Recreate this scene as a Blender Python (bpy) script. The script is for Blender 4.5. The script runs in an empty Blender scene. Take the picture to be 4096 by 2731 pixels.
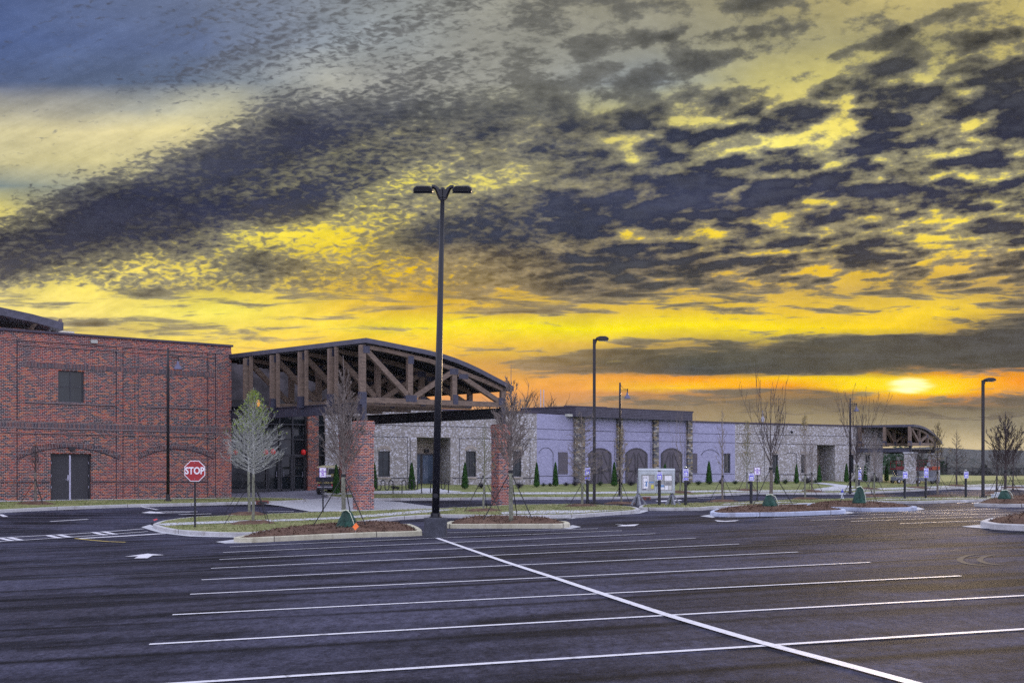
import bpy, math, random
import numpy as np
from mathutils import Vector, Matrix, geometry
random.seed(7)
R = math.radians
sc = bpy.context.scene
# ---------------------------------------------------------------- camera
F = 4650.0; CX = 2048.0; HY = 1908.0; EYE = 1.64        # photo pixels (4096 wide), eye height in metres
cam_d = bpy.data.cameras.new('camera'); cam = bpy.data.objects.new('camera', cam_d)
sc.collection.objects.link(cam); sc.camera = cam
cam.location = (0, 0, EYE); cam.rotation_euler = (R(90), 0, 0)
cam_d.sensor_width = 36; cam_d.lens = 36*F/4096; cam_d.shift_y = (HY-1365.5)/4096
cam_d.clip_start = .1; cam_d.clip_end = 12000
sc.view_settings.view_transform = 'Standard'; sc.view_settings.look = 'None'
sc.cycles.use_denoising = False; sc.cycles.volume_bounces = 0; sc.cycles.max_bounces = 4; sc.cycles.diffuse_bounces = 3; sc.cycles.glossy_bounces = 3
sc.view_settings.exposure = 0; sc.view_settings.gamma = 1
# ---------------------------------------------------------------- sky
def lin(c):
    o = []
    for x in c[:3]:
        x = x/255 if max(c[:3]) > 1.01 else x
        o.append(x/12.92 if x <= .04045 else ((x+.055)/1.055)**2.4)
    return (*o, 1.0)
class NT:
    def __init__(s, tree): s.t = tree
    def n(s, typ, **k):
        x = s.t.nodes.new(typ)
        for a, b in k.items(): setattr(x, a, b)
        return x
    def put(s, sock, v):
        if isinstance(v, bpy.types.NodeSocket): s.t.links.new(v, sock)
        else: sock.default_value = v
    def m(s, op, a, b=0.0, c=None, clamp=False):
        x = s.n('ShaderNodeMath', operation=op, use_clamp=clamp); s.put(x.inputs[0], a); s.put(x.inputs[1], b)
        if c is not None: s.put(x.inputs[2], c)
        return x.outputs[0]
    def xyz(s, x, y, z):
        c = s.n('ShaderNodeCombineXYZ'); s.put(c.inputs[0], x); s.put(c.inputs[1], y); s.put(c.inputs[2], z); return c.outputs[0]
    def noise(s, vec, scale=1, detail=4, rough=.5, dist=0., dim='3D'):
        x = s.n('ShaderNodeTexNoise', noise_dimensions=dim); s.put(x.inputs['Vector'], vec)
        x.inputs['Scale'].default_value = scale; x.inputs['Detail'].default_value = detail
        x.inputs['Roughness'].default_value = rough; x.inputs['Distortion'].default_value = dist
        return x.outputs[0]
    def mix(s, f, a, b, blend='MIX'):
        x = s.n('ShaderNodeMix', data_type='RGBA', blend_type=blend, clamp_factor=True)
        s.put(x.inputs[0], f); s.put(x.inputs[6], a); s.put(x.inputs[7], b); return x.outputs[2]
    def fmix(s, f, a, b):
        x = s.n('ShaderNodeMix', data_type='FLOAT', clamp_factor=True)
        s.put(x.inputs[0], f); s.put(x.inputs[2], a); s.put(x.inputs[3], b); return x.outputs[0]
    def ramp(s, f, stops, interp='LINEAR'):
        x = s.n('ShaderNodeValToRGB'); x.color_ramp.interpolation = interp; s.put(x.inputs[0], f)
        e = x.color_ramp.elements
        while len(e) < len(stops): e.new(.5)
        for i, (p, c) in enumerate(stops): e[i].position = p; 
        for i, (p, c) in enumerate(sorted(stops, key=lambda q: q[0])): e[i].position = p; e[i].color = c if len(c) == 4 else (*c, 1)
        return x.outputs
    def smooth(s, x, lo, hi):
        q = s.n('ShaderNodeMapRange', interpolation_type='SMOOTHSTEP'); s.put(q.inputs[0], x)
        s.put(q.inputs[1], lo); s.put(q.inputs[2], hi); return q.outputs[0]

SUN_AZ = math.atan((3645-CX)/F); SUN_EL = R(4.3)
world = bpy.data.worlds.new('World'); sc.world = world; world.use_nodes = True
wt = world.node_tree; wt.nodes.clear(); W = NT(wt)
def build_sky():
    geo = W.n('ShaderNodeTexCoord').outputs['Generated']
    sp = W.n('ShaderNodeSeparateXYZ'); W.put(sp.inputs[0], geo)
    dx, dy, dz = sp.outputs
    yc = W.m('MAXIMUM', dy, .35)
    U = W.m('DIVIDE', dx, yc); V = W.m('DIVIDE', dz, yc)      # direction as tangents
    K = 2352/4096
    def uu(u): return ((u/K-CX)/F)/1.2+.5                      # ramp position of a column
    def vv(v): return (HY-v/K)/F
    pos = W.m('ADD', W.m('DIVIDE', U, 1.2), .5)
    # gentle warp so that the colour fields have cloud-like borders
    wv = W.xyz(W.m('MULTIPLY', U, 5), W.m('MULTIPLY', V, 22), 0)
    wn = W.noise(wv, 1, 5, .6)
    wn2 = W.noise(W.xyz(W.m('MULTIPLY', U, 6), W.m('MULTIPLY', V, 24), 9), 1, 4, .6)
    Vw = W.m('ADD', V, W.m('MULTIPLY', W.m('SUBTRACT', wn, .5), .022))
    Pw = W.m('ADD', pos, W.m('MULTIPLY', W.m('SUBTRACT', wn2, .5), .05))
    B = [
     (-60, [(0,(82,98,140),.12),(600,(118,128,150),.3),(950,(150,153,150),.4),(1300,(160,156,136),.5),(1750,(145,136,102),.55),(2080,(215,196,125),.35),(2352,(185,170,115),.5)]),
     (100, [(0,(80,98,144),.1),(450,(98,112,146),.2),(800,(150,158,164),.35),(1100,(150,150,142),.4),(1500,(150,149,135),.5),(1900,(168,161,118),.55),(2200,(160,152,108),.65),(2352,(205,188,108),.55)]),
     (190, [(0,(84,98,132),.12),(400,(98,112,136),.22),(600,(135,143,150),.25),(760,(180,180,170),.2),(900,(155,155,150),.5),(1200,(160,160,150),.55),(1500,(140,150,158),.5),(1750,(195,186,120),.58),(2000,(215,202,115),.62),(2352,(205,192,120),.85)]),
     (255, [(0,(172,168,150),.05),(150,(172,168,152),.05),(350,(165,166,156),.08),(520,(205,200,165),.05),(640,(150,148,138),.62),(900,(135,137,136),.8),(1200,(175,172,140),.65),(1500,(190,184,125),.72),(1750,(232,216,125),.62),(2000,(245,225,110),.65),(2352,(245,225,110),.85)]),
     (300, [(0,(215,205,160),.04),(250,(225,212,160),.04),(430,(240,226,165),.06),(520,(200,192,150),.5),(680,(125,126,126),.92),(900,(190,180,120),.8),(1150,(200,190,140),.6),(1400,(215,200,115),.75),(1750,(255,240,130),.62),(2000,(245,225,110),.68),(2352,(250,230,110),.8)]),
     (370, [(0,(196,188,145),.1),(220,(215,204,150),.1),(330,(195,186,140),.45),(500,(120,121,120),.93),(800,(200,190,100),.85),(1020,(225,210,120),.55),(1300,(235,220,120),.7),(1750,(250,235,120),.68),(2352,(250,230,110),.75)]),
     (430, [(0,(125,138,138),.12),(120,(150,155,140),.2),(250,(150,148,125),.75),(600,(190,180,90),.96),(800,(235,220,90),.75),(930,(245,228,95),.5),(1050,(245,230,110),.5),(1300,(240,220,110),.7),(1600,(240,215,100),.9),(2352,(250,230,90),.7)]),
     (485, [(0,(230,215,120),.12),(60,(190,180,120),.5),(180,(120,115,110),.92),(500,(110,110,110),.98),(700,(220,200,80),.85),(850,(245,225,90),.45),(980,(230,210,100),.7),(1150,(235,212,95),.93),(1500,(240,215,90),.95),(1700,(230,200,80),.85),(2000,(255,225,70),.65),(2352,(250,225,80),.75)]),
     (545, [(0,(150,142,115),.9),(250,(120,115,100),.98),(430,(180,165,80),.85),(560,(250,230,90),.3),(750,(252,225,60),.2),(850,(235,205,60),.6),(980,(150,135,80),.95),(1250,(250,215,50),.85),(1500,(250,215,50),.8),(2000,(250,220,70),.75),(2352,(250,220,90),.72)]),
     (610, [(0,(175,160,110),.92),(180,(215,195,100),.7),(330,(250,225,100),.25),(450,(245,220,90),.45),(600,(190,170,90),.93),(780,(235,200,50),.55),(950,(240,195,15),.45),(1200,(245,200,60),.82),(1600,(240,195,60),.85),(1900,(245,200,40),.65),(2352,(225,185,80),.7)]),
     (660, [(0,(235,215,130),.5),(200,(252,230,110),.15),(350,(215,192,95),.75),(520,(230,205,90),.55),(750,(215,180,70),.45),(1000,(222,175,35),.5),(1250,(230,185,60),.72),(1550,(220,180,80),.7),(1900,(208,172,80),.45),(2352,(190,158,90),.5)]),
     (715, [(0,(250,228,130),.05),(250,(250,228,120),.1),(500,(255,240,100),.05),(800,(240,200,65),.32),(1000,(232,188,65),.35),(1250,(215,180,80),.38),(1500,(228,192,65),.38),(1850,(238,198,55),.3),(2150,(250,212,45),.1),(2352,(205,168,75),.45)]),
     (750, [(0,(248,225,135),.1),(200,(215,190,115),.55),(400,(235,210,100),.45),(700,(250,220,80),.3),(1000,(255,232,40),.08),(1300,(255,238,15),.03),(1700,(255,226,20),.03),(2050,(255,215,30),.08),(2200,(215,175,60),.3),(2352,(150,130,80),.9)]),
     (790, [(0,(250,225,110),.1),(400,(250,220,95),.25),(700,(250,205,75),.1),(1000,(255,210,60),.08),(1250,(240,195,65),.1),(1500,(205,168,80),.3),(1700,(160,138,80),.6),(1900,(110,100,75),.93),(2352,(95,95,85),1)]),
     (835, [(1000,(238,178,80),.1),(1180,(200,155,80),.4),(1400,(120,110,80),.85),(1700,(95,92,78),.98),(2352,(92,92,80),1)]),
     (856, [(1000,(242,175,80),.05),(1350,(185,140,80),.5),(1500,(120,105,75),.85),(1700,(105,98,76),.9),(1950,(130,110,60),.6),(2200,(235,150,20),.2),(2352,(235,150,30),.2)]),
     (872, [(1000,(245,175,80),.05),(1350,(238,165,70),.1),(1600,(250,160,30),.1),(1800,(255,200,10),.03),(2000,(255,222,0),0.),(2200,(255,190,0),.02),(2352,(250,150,20),.08)]),
     (893, [(1000,(240,165,85),.05),(1350,(240,165,75),.05),(1550,(255,200,20),.02),(1800,(252,160,20),.05),(1950,(255,215,0),0.),(2150,(255,225,0),0.),(2240,(248,168,20),.05),(2352,(235,160,60),.1)]),
     (904, [(1000,(235,160,90),.05),(1400,(212,148,84),.2),(1700,(160,124,80),.45),(1900,(160,118,62),.5),(2050,(245,170,30),.1),(2180,(225,140,40),.25),(2352,(130,112,85),.7)]),
     (935, [(1000,(228,165,110),.1),(1500,(150,128,96),.35),(1850,(120,108,84),.45),(2200,(112,103,84),.45),(2352,(106,100,84),.5)]),
     (975, [(1000,(215,175,125),.05),(1700,(156,142,108),.15),(2352,(138,132,110),.1)]),
     (1030, [(1000,(220,185,135),.05),(1700,(205,186,140),.05),(2352,(200,184,142),.05)]),
    ]
    D = [
     (-60, [(0,(62,76,122)),(900,(105,106,104)),(2352,(82,78,60))]),
     (200, [(0,(80,92,124)),(800,(82,84,92)),(1200,(98,98,92)),(1800,(66,68,72)),(2352,(54,56,66))]),
     (300, [(0,(110,112,120)),(700,(46,49,72)),(1000,(54,60,78)),(1800,(48,53,72)),(2352,(46,50,70))]),
     (450, [(0,(46,46,64)),(500,(36,41,72)),(1000,(62,66,84)),(1500,(56,62,88)),(2352,(46,50,70))]),
     (560, [(0,(46,45,60)),(500,(52,54,78)),(800,(110,100,60)),(980,(50,55,74)),(1400,(44,50,70)),(2352,(60,60,68))]),
     (640, [(0,(80,76,80)),(600,(72,70,68)),(950,(150,120,30)),(1300,(62,64,70)),(2352,(74,70,64))]),
     (800, [(0,(140,124,85)),(1100,(160,128,72)),(1600,(88,86,72)),(2352,(68,70,70))]),
     (850, [(0,(140,124,85)),(1100,(160,128,72)),(1600,(68,72,68)),(2352,(72,74,68))]),
     (930, [(1000,(150,130,100)),(2352,(104,98,84))]),
    ]
    def field(rows, alpha):
        col = al = None; pv = None
        for v, st in rows:
            stops = [(min(max(uu(q[0]), 0), 1), (*lin(q[1])[:3], q[2] if alpha else 1)) for q in st]
            o = W.ramp(Pw, stops)
            if col is None: col, al = o[0], o[1]
            else:
                f = W.smooth(Vw, vv(pv), vv(v)) if False else W.m('DIVIDE', W.m('SUBTRACT', vv(pv), Vw), vv(pv)-vv(v), clamp=True)
                col = W.mix(f, col, o[0])
                if alpha: al = W.fmix(f, al, o[1])
            pv = v
        return col, al
    bc, cov = field(B, True); dc, _ = field(D, False)
    # cloud texture: clumps on a high plane seen in perspective, fine ripples in the diagonal bank
    def N(a, ka, b_, kb, off, det, ro, di=0.): return W.noise(W.xyz(W.m('MULTIPLY', a, ka), W.m('MULTIPLY', b_, kb), off), 1, det, ro, di)
    h = W.m('ADD', V, .10)
    px = W.m('DIVIDE', U, W.m('ADD', W.m('MULTIPLY', V, .6), .13)); py = W.m('DIVIDE', 1.0, h)
    tilt = W.m('ADD', py, W.m('MULTIPLY', px, .16))
    big = W.m('ADD', W.m('MULTIPLY', N(px, 6.0, tilt, 8.5, 0, 6, .55, .2), .74), W.m('MULTIPLY', N(px, 1.4, tilt, 1.6, 8, 3, .5), .26))
    vo = W.n('ShaderNodeTexVoronoi', feature='SMOOTH_F1'); vo.inputs['Scale'].default_value = 1; vo.inputs['Smoothness'].default_value = .6; vo.inputs['Detail'].default_value = 1.5; vo.inputs['Roughness'].default_value = .55
    wq = W.m('MULTIPLY', W.m('SUBTRACT', N(px, 5, tilt, 3.4, 4, 4, .6), .5), 1.6); wq2 = W.m('MULTIPLY', W.m('SUBTRACT', N(px, 5, tilt, 3.4, 14, 4, .6), .5), 1.4)
    W.put(vo.inputs['Vector'], W.xyz(W.m('ADD', W.m('MULTIPLY', px, 6.2), wq), W.m('ADD', W.m('MULTIPLY', tilt, 9.0), wq2), 0))
    puff = W.m('SUBTRACT', 1.02, W.m('MULTIPLY', vo.outputs['Distance'], .95))
    crisp = W.m('MULTIPLY', W.m('SUBTRACT', N(U, 75, V, 120, 21, 5, .66), .5), .26)
    big = W.m('ADD', W.m('ADD', W.m('ADD', W.m('MULTIPLY', big, .66), W.m('MULTIPLY', puff, .34)), crisp), .078)
    ca, sa = math.cos(R(24)), math.sin(R(24))
    ru = W.m('ADD', W.m('MULTIPLY', U, ca), W.m('MULTIPLY', V, sa)); rv = W.m('SUBTRACT', W.m('MULTIPLY', V, ca), W.m('MULTIPLY', U, sa))
    rip = N(U, 120, V, 290, 3, 3, .5, .5)
    band = N(ru, 4.5, rv, 36, 5, 7, .66, .3)
    left = W.ramp(Pw, [(0, (1,1,1,1)), (uu(900), (1,1,1,1)), (uu(1300), (.3,.3,.3,1)), (uu(1600), (0,0,0,1))])[0]
    rl = W.m('ADD', W.m('MULTIPLY', rip, .50), W.m('MULTIPLY', band, .50))
    lowb = W.smooth(V, vv(690), vv(650))
    thin = N(U, 16, V, 130, 7, 7, .62, .4)
    nn = W.fmix(left, big, rl)
    nn = W.fmix(lowb, thin, nn)
    thr = W.m('ADD', .50, W.m('MULTIPLY', W.m('SUBTRACT', .5, cov), .40))
    fibre = W.m('ADD', W.m('MULTIPLY', N(U, 22, V, 44, 2, 8, .62, .3), .6), W.m('MULTIPLY', N(U, 100, V, 170, 6, 5, .62), .4))
    hsv = W.n('ShaderNodeHueSaturation'); hsv.inputs['Saturation'].default_value = .62; hsv.inputs['Value'].default_value = .62; W.put(hsv.inputs['Color'], bc)
    mid = W.mix(.42, hsv.outputs[0], dc)
    fibre = W.m('ADD', W.m('MULTIPLY', W.m('SUBTRACT', fibre, .5), 2.0), .5, clamp=True)
    gain = W.m('ADD', .55, W.m('MULTIPLY', fibre, .80))
    bcl = W.mix(1.0, bc, W.m('ADD', .78, W.m('MULTIPLY', fibre, .42)), 'MULTIPLY')
    strk = W.m('ADD', .58, W.m('MULTIPLY', N(ru, 4.0, rv, 46, 33, 8, .66, .4), .84)); bcl = W.mix(left, bcl, W.mix(1.0, bcl, strk, 'MULTIPLY'))
    dcl = W.mix(1.0, dc, W.m('ADD', .42, W.m('MULTIPLY', fibre, .95)), 'MULTIPLY')
    midc = W.mix(1.0, mid, gain, 'MULTIPLY')
    wd = W.fmix(left, 1.0, 1.5)
    m1 = W.smooth(nn, W.m('SUBTRACT', thr, W.m('MULTIPLY', wd, .075)), W.m('ADD', thr, W.m('MULTIPLY', wd, .02))); m2 = W.smooth(nn, W.m('SUBTRACT', thr, W.m('MULTIPLY', wd, .02)), W.m('ADD', thr, W.m('MULTIPLY', wd, .15)))
    front = W.mix(m1, bcl, midc); front = W.mix(m2, front, dcl)
    core_ = W.smooth(nn, W.m('ADD', thr, .14), W.m('ADD', thr, .26)); front = W.mix(W.m('MULTIPLY', core_, .10), front, (.20, .21, .24, 1))
    # the veiled sun: a broad low glow and a small white core
    su, sv = (3645-CX)/F, (HY-1540)/F
    def blob(wu, wv_, cu=su, cv=sv):
        a = W.m('POWER', W.m('DIVIDE', W.m('SUBTRACT', U, cu), wu), 2); b = W.m('POWER', W.m('DIVIDE', W.m('SUBTRACT', V, cv), wv_), 2)
        e = W.m('SUBTRACT', 0, W.m('ADD', a, b)); return W.m('EXPONENT', e)
    wob = W.m('ADD', .75, W.m('MULTIPLY', W.m('SUBTRACT', thin, .5), 1.6))
    core = W.m('MULTIPLY', blob(.020, .0068), wob)
    front = W.mix(W.smooth(core, .16, .62), front, (1.6, 1.5, 1.05, 1))
    front = W.mix(W.m('MULTIPLY', blob(.04, .008), .55), front, (1.0, .78, .02, 1))
    # rest of the sky, behind the photographer: pale violet-blue, brightness added to fill walls and ground
    bn = W.noise(geo, 3.0, 5, .55)
    back = W.mix(W.smooth(bn, .4, .62), (1.0, 1.03, 1.55, 1), (2.1, 2.05, 2.5, 1))
    back = W.mix(W.smooth(dz, .35, .75), back, (1.15, 1.2, 1.5, 1))
    f = W.smooth(dy, .35, .72)
    col = W.mix(f, back, front)
    col = W.mix(W.smooth(V, vv(-60)+.05, vv(-60)+.5), col, back)
    col = W.mix(W.smooth(dz, -.001, -.03), col, (.10, .10, .12, 1))
    sky = W.n('ShaderNodeTexSky'); sky.sky_type = 'NISHITA'; sky.sun_disc = False
    sky.sun_elevation = SUN_EL; sky.sun_rotation = SUN_AZ
    b1 = W.n('ShaderNodeBackground'); W.put(b1.inputs[0], col); b1.inputs[1].default_value = 1.0
    b2 = W.n('ShaderNodeBackground'); W.put(b2.inputs[0], sky.outputs[0]); b2.inputs[1].default_value = .0008
    ad = W.n('ShaderNodeAddShader'); W.put(ad.inputs[0], b1.outputs[0]); W.put(ad.inputs[1], b2.outputs[0])
    out = W.n('ShaderNodeOutputWorld'); W.put(out.inputs[0], ad.outputs[0])
    world.cycles.sampling_method = 'MANUAL'; world.cycles.sample_map_resolution = 512
build_sky()
sun_d = bpy.data.lights.new('sun', 'SUN'); sun = bpy.data.objects.new('sun', sun_d); sc.collection.objects.link(sun)
sun_d.energy = 1.4; sun_d.angle = R(7); sun_d.color = (1.0, .72, .42)
sun.rotation_euler = (R(90)-SUN_EL, 0, math.pi-SUN_AZ)
# ---------------------------------------------------------------- terrain
def pt(u, Y, v): return ((u-CX)/F*Y, Y, EYE-(v-HY)/F*Y)
CTRL = []
for Y in (3, 9, 16, 24, 32):
    for k in (-1.2, -.5, 0, .5, 1.2):
        X = k*.44*Y; CTRL.append((X, Y, .0305*X))
for X, Y in ((-60, 5), (60, 5), (-60, 30), (70, 30), (0, -20), (-40, -20), (40, -20)): CTRL.append((X, Y, .0305*max(-18, min(18, X))))
CTRL += [(-17.4, 39.5, -.5), (-12.3, 45.3, -.30), (0, 42, .0), (9, 42, .2), (20, 45, .33), (12, 55, .18), (24, 60, .3),
         (-22.9, 52, .09), (-14.5, 60, .20), (-15.94, 66, .42), (-25.8, 58.5, .42), (-40, 48, .42),
         (-7.6, 58.3, 0), (-.6, 62.5, .14), (4.2, 64, .12), (10.1, 67.5, .06), (25.9, 76.6, .22), (30.5, 78, .28),
         (3.9, 72, .32), (14.7, 80, .5), (31, 88, .50), (-15, 72, .66), (-9.2, 74, .88), (1.74, 80.5, .93), (14, 90, 1.08), (27.2, 96.5, 1.12),
         (31.9, 100, 1.1), (45, 105, 1.05), (60, 150, 1.5), (78, 195, 1.95), (50, 200, 1.95), (60, 90, .7), (0, 130, 1.2), (-40, 100, .8), (-60, 160, 1.), (100, 140, 1.3), (0, 220, 1.6)]
def _tps():
    P = np.array(CTRL); xy = P[:, :2]; n = len(P)
    d = np.linalg.norm(xy[:, None]-xy[None], axis=2); Kk = np.where(d > 0, d*d*np.log(d+1e-9), 0)+np.eye(n)*4.0
    A = np.zeros((n+3, n+3)); A[:n, :n] = Kk; A[:n, n] = 1; A[:n, n+1:] = xy; A[n, :n] = 1; A[n+1:, :n] = xy.T
    b = np.zeros(n+3); b[:n] = P[:, 2]; return xy, np.linalg.solve(A, b)
_XY, _WW = _tps()
def terr(x, y):
    x = np.clip(np.asarray(x, float), -75, 110); y = np.clip(np.asarray(y, float), -30, 215)
    d = np.hypot(x[..., None]-_XY[:, 0], y[..., None]-_XY[:, 1])
    k = d*d*np.log(d+1e-9)
    return k @ _WW[:-3]+_WW[-3]+_WW[-2]*x+_WW[-1]*y
def tz(x, y): return float(terr(np.array(x), np.array(y)))
_YS = np.concatenate([np.arange(2, 20, .25), np.arange(20, 220, .5)])
def at(u, v, dz=0.0):
    """ground point (X, Y, Z) seen at photo pixel (u, v) on the terrain raised by dz"""
    X = (u-CX)/F*_YS; z = EYE-(v-HY)/F*_YS; g = z-(terr(X, _YS)+dz)
    i = np.where(g < 0)[0]
    if len(i) == 0: Y = 210.
    elif i[0] == 0: Y = _YS[0]
    else:
        a, b = g[i[0]-1], g[i[0]]; Y = _YS[i[0]-1]+(_YS[i[0]]-_YS[i[0]-1])*a/(a-b)
    X = (u-CX)/F*Y
    return (X, Y, tz(X, Y)+dz)
# ---------------------------------------------------------------- object helpers
C = sc.collection
def tag(o, label=None, cat=None, group=None, kind=None):
    if label: o['label'] = label
    if cat: o['category'] = cat
    if group: o['group'] = group
    if kind: o['kind'] = kind
    return o
def thing(name, loc, label, cat, group=None, rz=0.0):
    o = bpy.data.objects.new(name, None); C.objects.link(o); o.location = loc; o.rotation_euler = (0, 0, rz); o.empty_display_size = .2
    return tag(o, label, cat, group)
class MB:
    def __init__(s): s.v = []; s.f = []
    def quad(s, *p): i = len(s.v); s.v += [tuple(q) for q in p]; s.f.append(tuple(range(i, i+len(p)))); return s
    def box(s, a, b):
        (x0, y0, z0), (x1, y1, z1) = a, b; i = len(s.v)
        s.v += [(x0,y0,z0),(x1,y0,z0),(x1,y1,z0),(x0,y1,z0),(x0,y0,z1),(x1,y0,z1),(x1,y1,z1),(x0,y1,z1)]
        s.f += [(i,i+3,i+2,i+1),(i+4,i+5,i+6,i+7),(i,i+1,i+5,i+4),(i+1,i+2,i+6,i+5),(i+2,i+3,i+7,i+6),(i+3,i,i+4,i+7)]; return s
    def bar(s, p, q, w, h, up=(0, 0, 1)):
        p, q = Vector(p), Vector(q); d = (q-p).normalized(); u = Vector(up)
        if abs(d.dot(u)) > .98: u = Vector((0, 1, 0)) if abs(d.y) < .9 else Vector((1, 0, 0))
        r = d.cross(u).normalized(); t = r.cross(d).normalized(); i = len(s.v)
        for c in (p, q):
            for a, b in ((-1,-1),(1,-1),(1,1),(-1,1)): s.v.append(tuple(c+r*(a*w/2)+t*(b*h/2)))
        s.f += [(i,i+1,i+2,i+3),(i+7,i+6,i+5,i+4),(i,i+4,i+5,i+1),(i+1,i+5,i+6,i+2),(i+2,i+6,i+7,i+3),(i+3,i+7,i+4,i)]; return s
    def tube(s, pts, rad, n=8, cap=True):
        pts = [Vector(p) for p in pts]
        if not hasattr(rad, '__len__'): rad = [rad]*len(pts)
        i0 = len(s.v); ref = None
        for k, p in enumerate(pts):
            d = (pts[min(k+1, len(pts)-1)]-pts[max(k-1, 0)])
            d = d.normalized() if d.length > 1e-9 else Vector((0, 0, 1))
            if ref is None: ref = Vector((1, 0, 0)) if abs(d.x) < .8 else Vector((0, 1, 0))
            a = (ref-d*ref.dot(d)); a = a.normalized() if a.length > 1e-6 else d.orthogonal().normalized(); b = d.cross(a); ref = a
            for j in range(n):
                t = 2*math.pi*j/n; s.v.append(tuple(p+(a*math.cos(t)+b*math.sin(t))*rad[k]))
        for k in range(len(pts)-1):
            for j in range(n):
                a = i0+k*n+j; b = i0+k*n+(j+1) % n; s.f.append((a, b, b+n, a+n))
        if cap and n > 2:
            s.f.append(tuple(i0+j for j in reversed(range(n)))); e = i0+(len(pts)-1)*n; s.f.append(tuple(e+j for j in range(n)))
        return s
    def lathe(s, prof, n=16, c=(0, 0, 0)):
        i0 = len(s.v)
        for r, z in prof:
            for j in range(n): t = 2*math.pi*j/n; s.v.append((c[0]+r*math.cos(t), c[1]+r*math.sin(t), c[2]+z))
        for k in range(len(prof)-1):
            for j in range(n): a = i0+k*n+j; b = i0+k*n+(j+1) % n; s.f.append((a, b, b+n, a+n))
        s.f.append(tuple(i0+j for j in reversed(range(n)))); e = i0+(len(prof)-1)*n; s.f.append(tuple(e+j for j in range(n))); return s
    def prism(s, poly, y0, y1):            # polygon in (x, z) extruded along y
        i = len(s.v); n = len(poly)
        s.v += [(x, y0, z) for x, z in poly]+[(x, y1, z) for x, z in poly]
        s.f += [tuple(range(i, i+n)), tuple(reversed(range(i+n, i+2*n)))]
        s.f += [(i+k, i+n+k, i+n+(k+1) % n, i+(k+1) % n) for k in range(n)]; return s
    def slab(s, poly, z0, z1):             # polygon in (x, y) extruded along z
        i = len(s.v); n = len(poly)
        s.v += [(x, y, z0) for x, y in poly]+[(x, y, z1) for x, y in poly]
        s.f += [tuple(reversed(range(i, i+n))), tuple(range(i+n, i+2*n))]
        s.f += [(i+k, i+(k+1) % n, i+n+(k+1) % n, i+n+k) for k in range(n)]; return s
    def build(s, name, mat, parent=None, smooth=False, bevel=0, fix=True):
        me = bpy.data.meshes.new(name); me.from_pydata(s.v, [], s.f); me.validate(); me.update()
        if fix:
            import bmesh
            bm = bmesh.new(); bm.from_mesh(me)
            bmesh.ops.recalc_face_normals(bm, faces=bm.faces); bm.to_mesh(me); bm.free()
        o = bpy.data.objects.new(name, me); C.objects.link(o)
        if mat: me.materials.append(mat)
        if parent: o.parent = parent
        if smooth:
            for p in me.polygons: p.use_smooth = True
        if bevel:
            m = o.modifiers.new('bevel', 'BEVEL'); m.width = bevel; m.segments = 2; m.limit_method = 'ANGLE'
        return o
# ---------------------------------------------------------------- materials
MAT = {}
def new_mat(name):
    m = bpy.data.materials.new(name); m.use_nodes = True; t = NT(m.node_tree); b = m.node_tree.nodes['Principled BSDF']
    MAT[name] = m; return m, t, b
def coords(t):
    o = t.n('ShaderNodeTexCoord').outputs['Object']; sp = t.n('ShaderNodeSeparateXYZ'); t.put(sp.inputs[0], o); return o, sp.outputs
def world_pos(t): return t.n('ShaderNodeNewGeometry').outputs['Position']
def bump(t, b, h, strength=.3, dist=.02):
    n = t.n('ShaderNodeBump'); n.inputs['Strength'].default_value = strength; n.inputs['Distance'].default_value = dist
    t.put(n.inputs['Height'], h); t.put(b.inputs['Normal'], n.outputs[0])
def simple(name, col, rough=.6, metal=0., var=.12, scale=3., spec=.5, bmp=0., emit=None):
    m, t, b = new_mat(name); o, s = coords(t)
    n = t.noise(o, scale, 5, .6)
    c0 = tuple(x*(1-var) for x in col)+(1,); c1 = tuple(min(1, x*(1+var)) for x in col)+(1,)
    t.put(b.inputs['Base Color'], t.mix(t.smooth(n, .3, .7), c0, c1))
    b.inputs['Roughness'].default_value = rough; b.inputs['Metallic'].default_value = metal; b.inputs['Specular IOR Level'].default_value = spec
    if bmp: bump(t, b, t.noise(o, scale*12, 4, .6), bmp, .01)
    if emit: b.inputs['Emission Color'].default_value = (*emit[:3], 1); b.inputs['Emission Strength'].default_value = emit[3]
    return m
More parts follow.
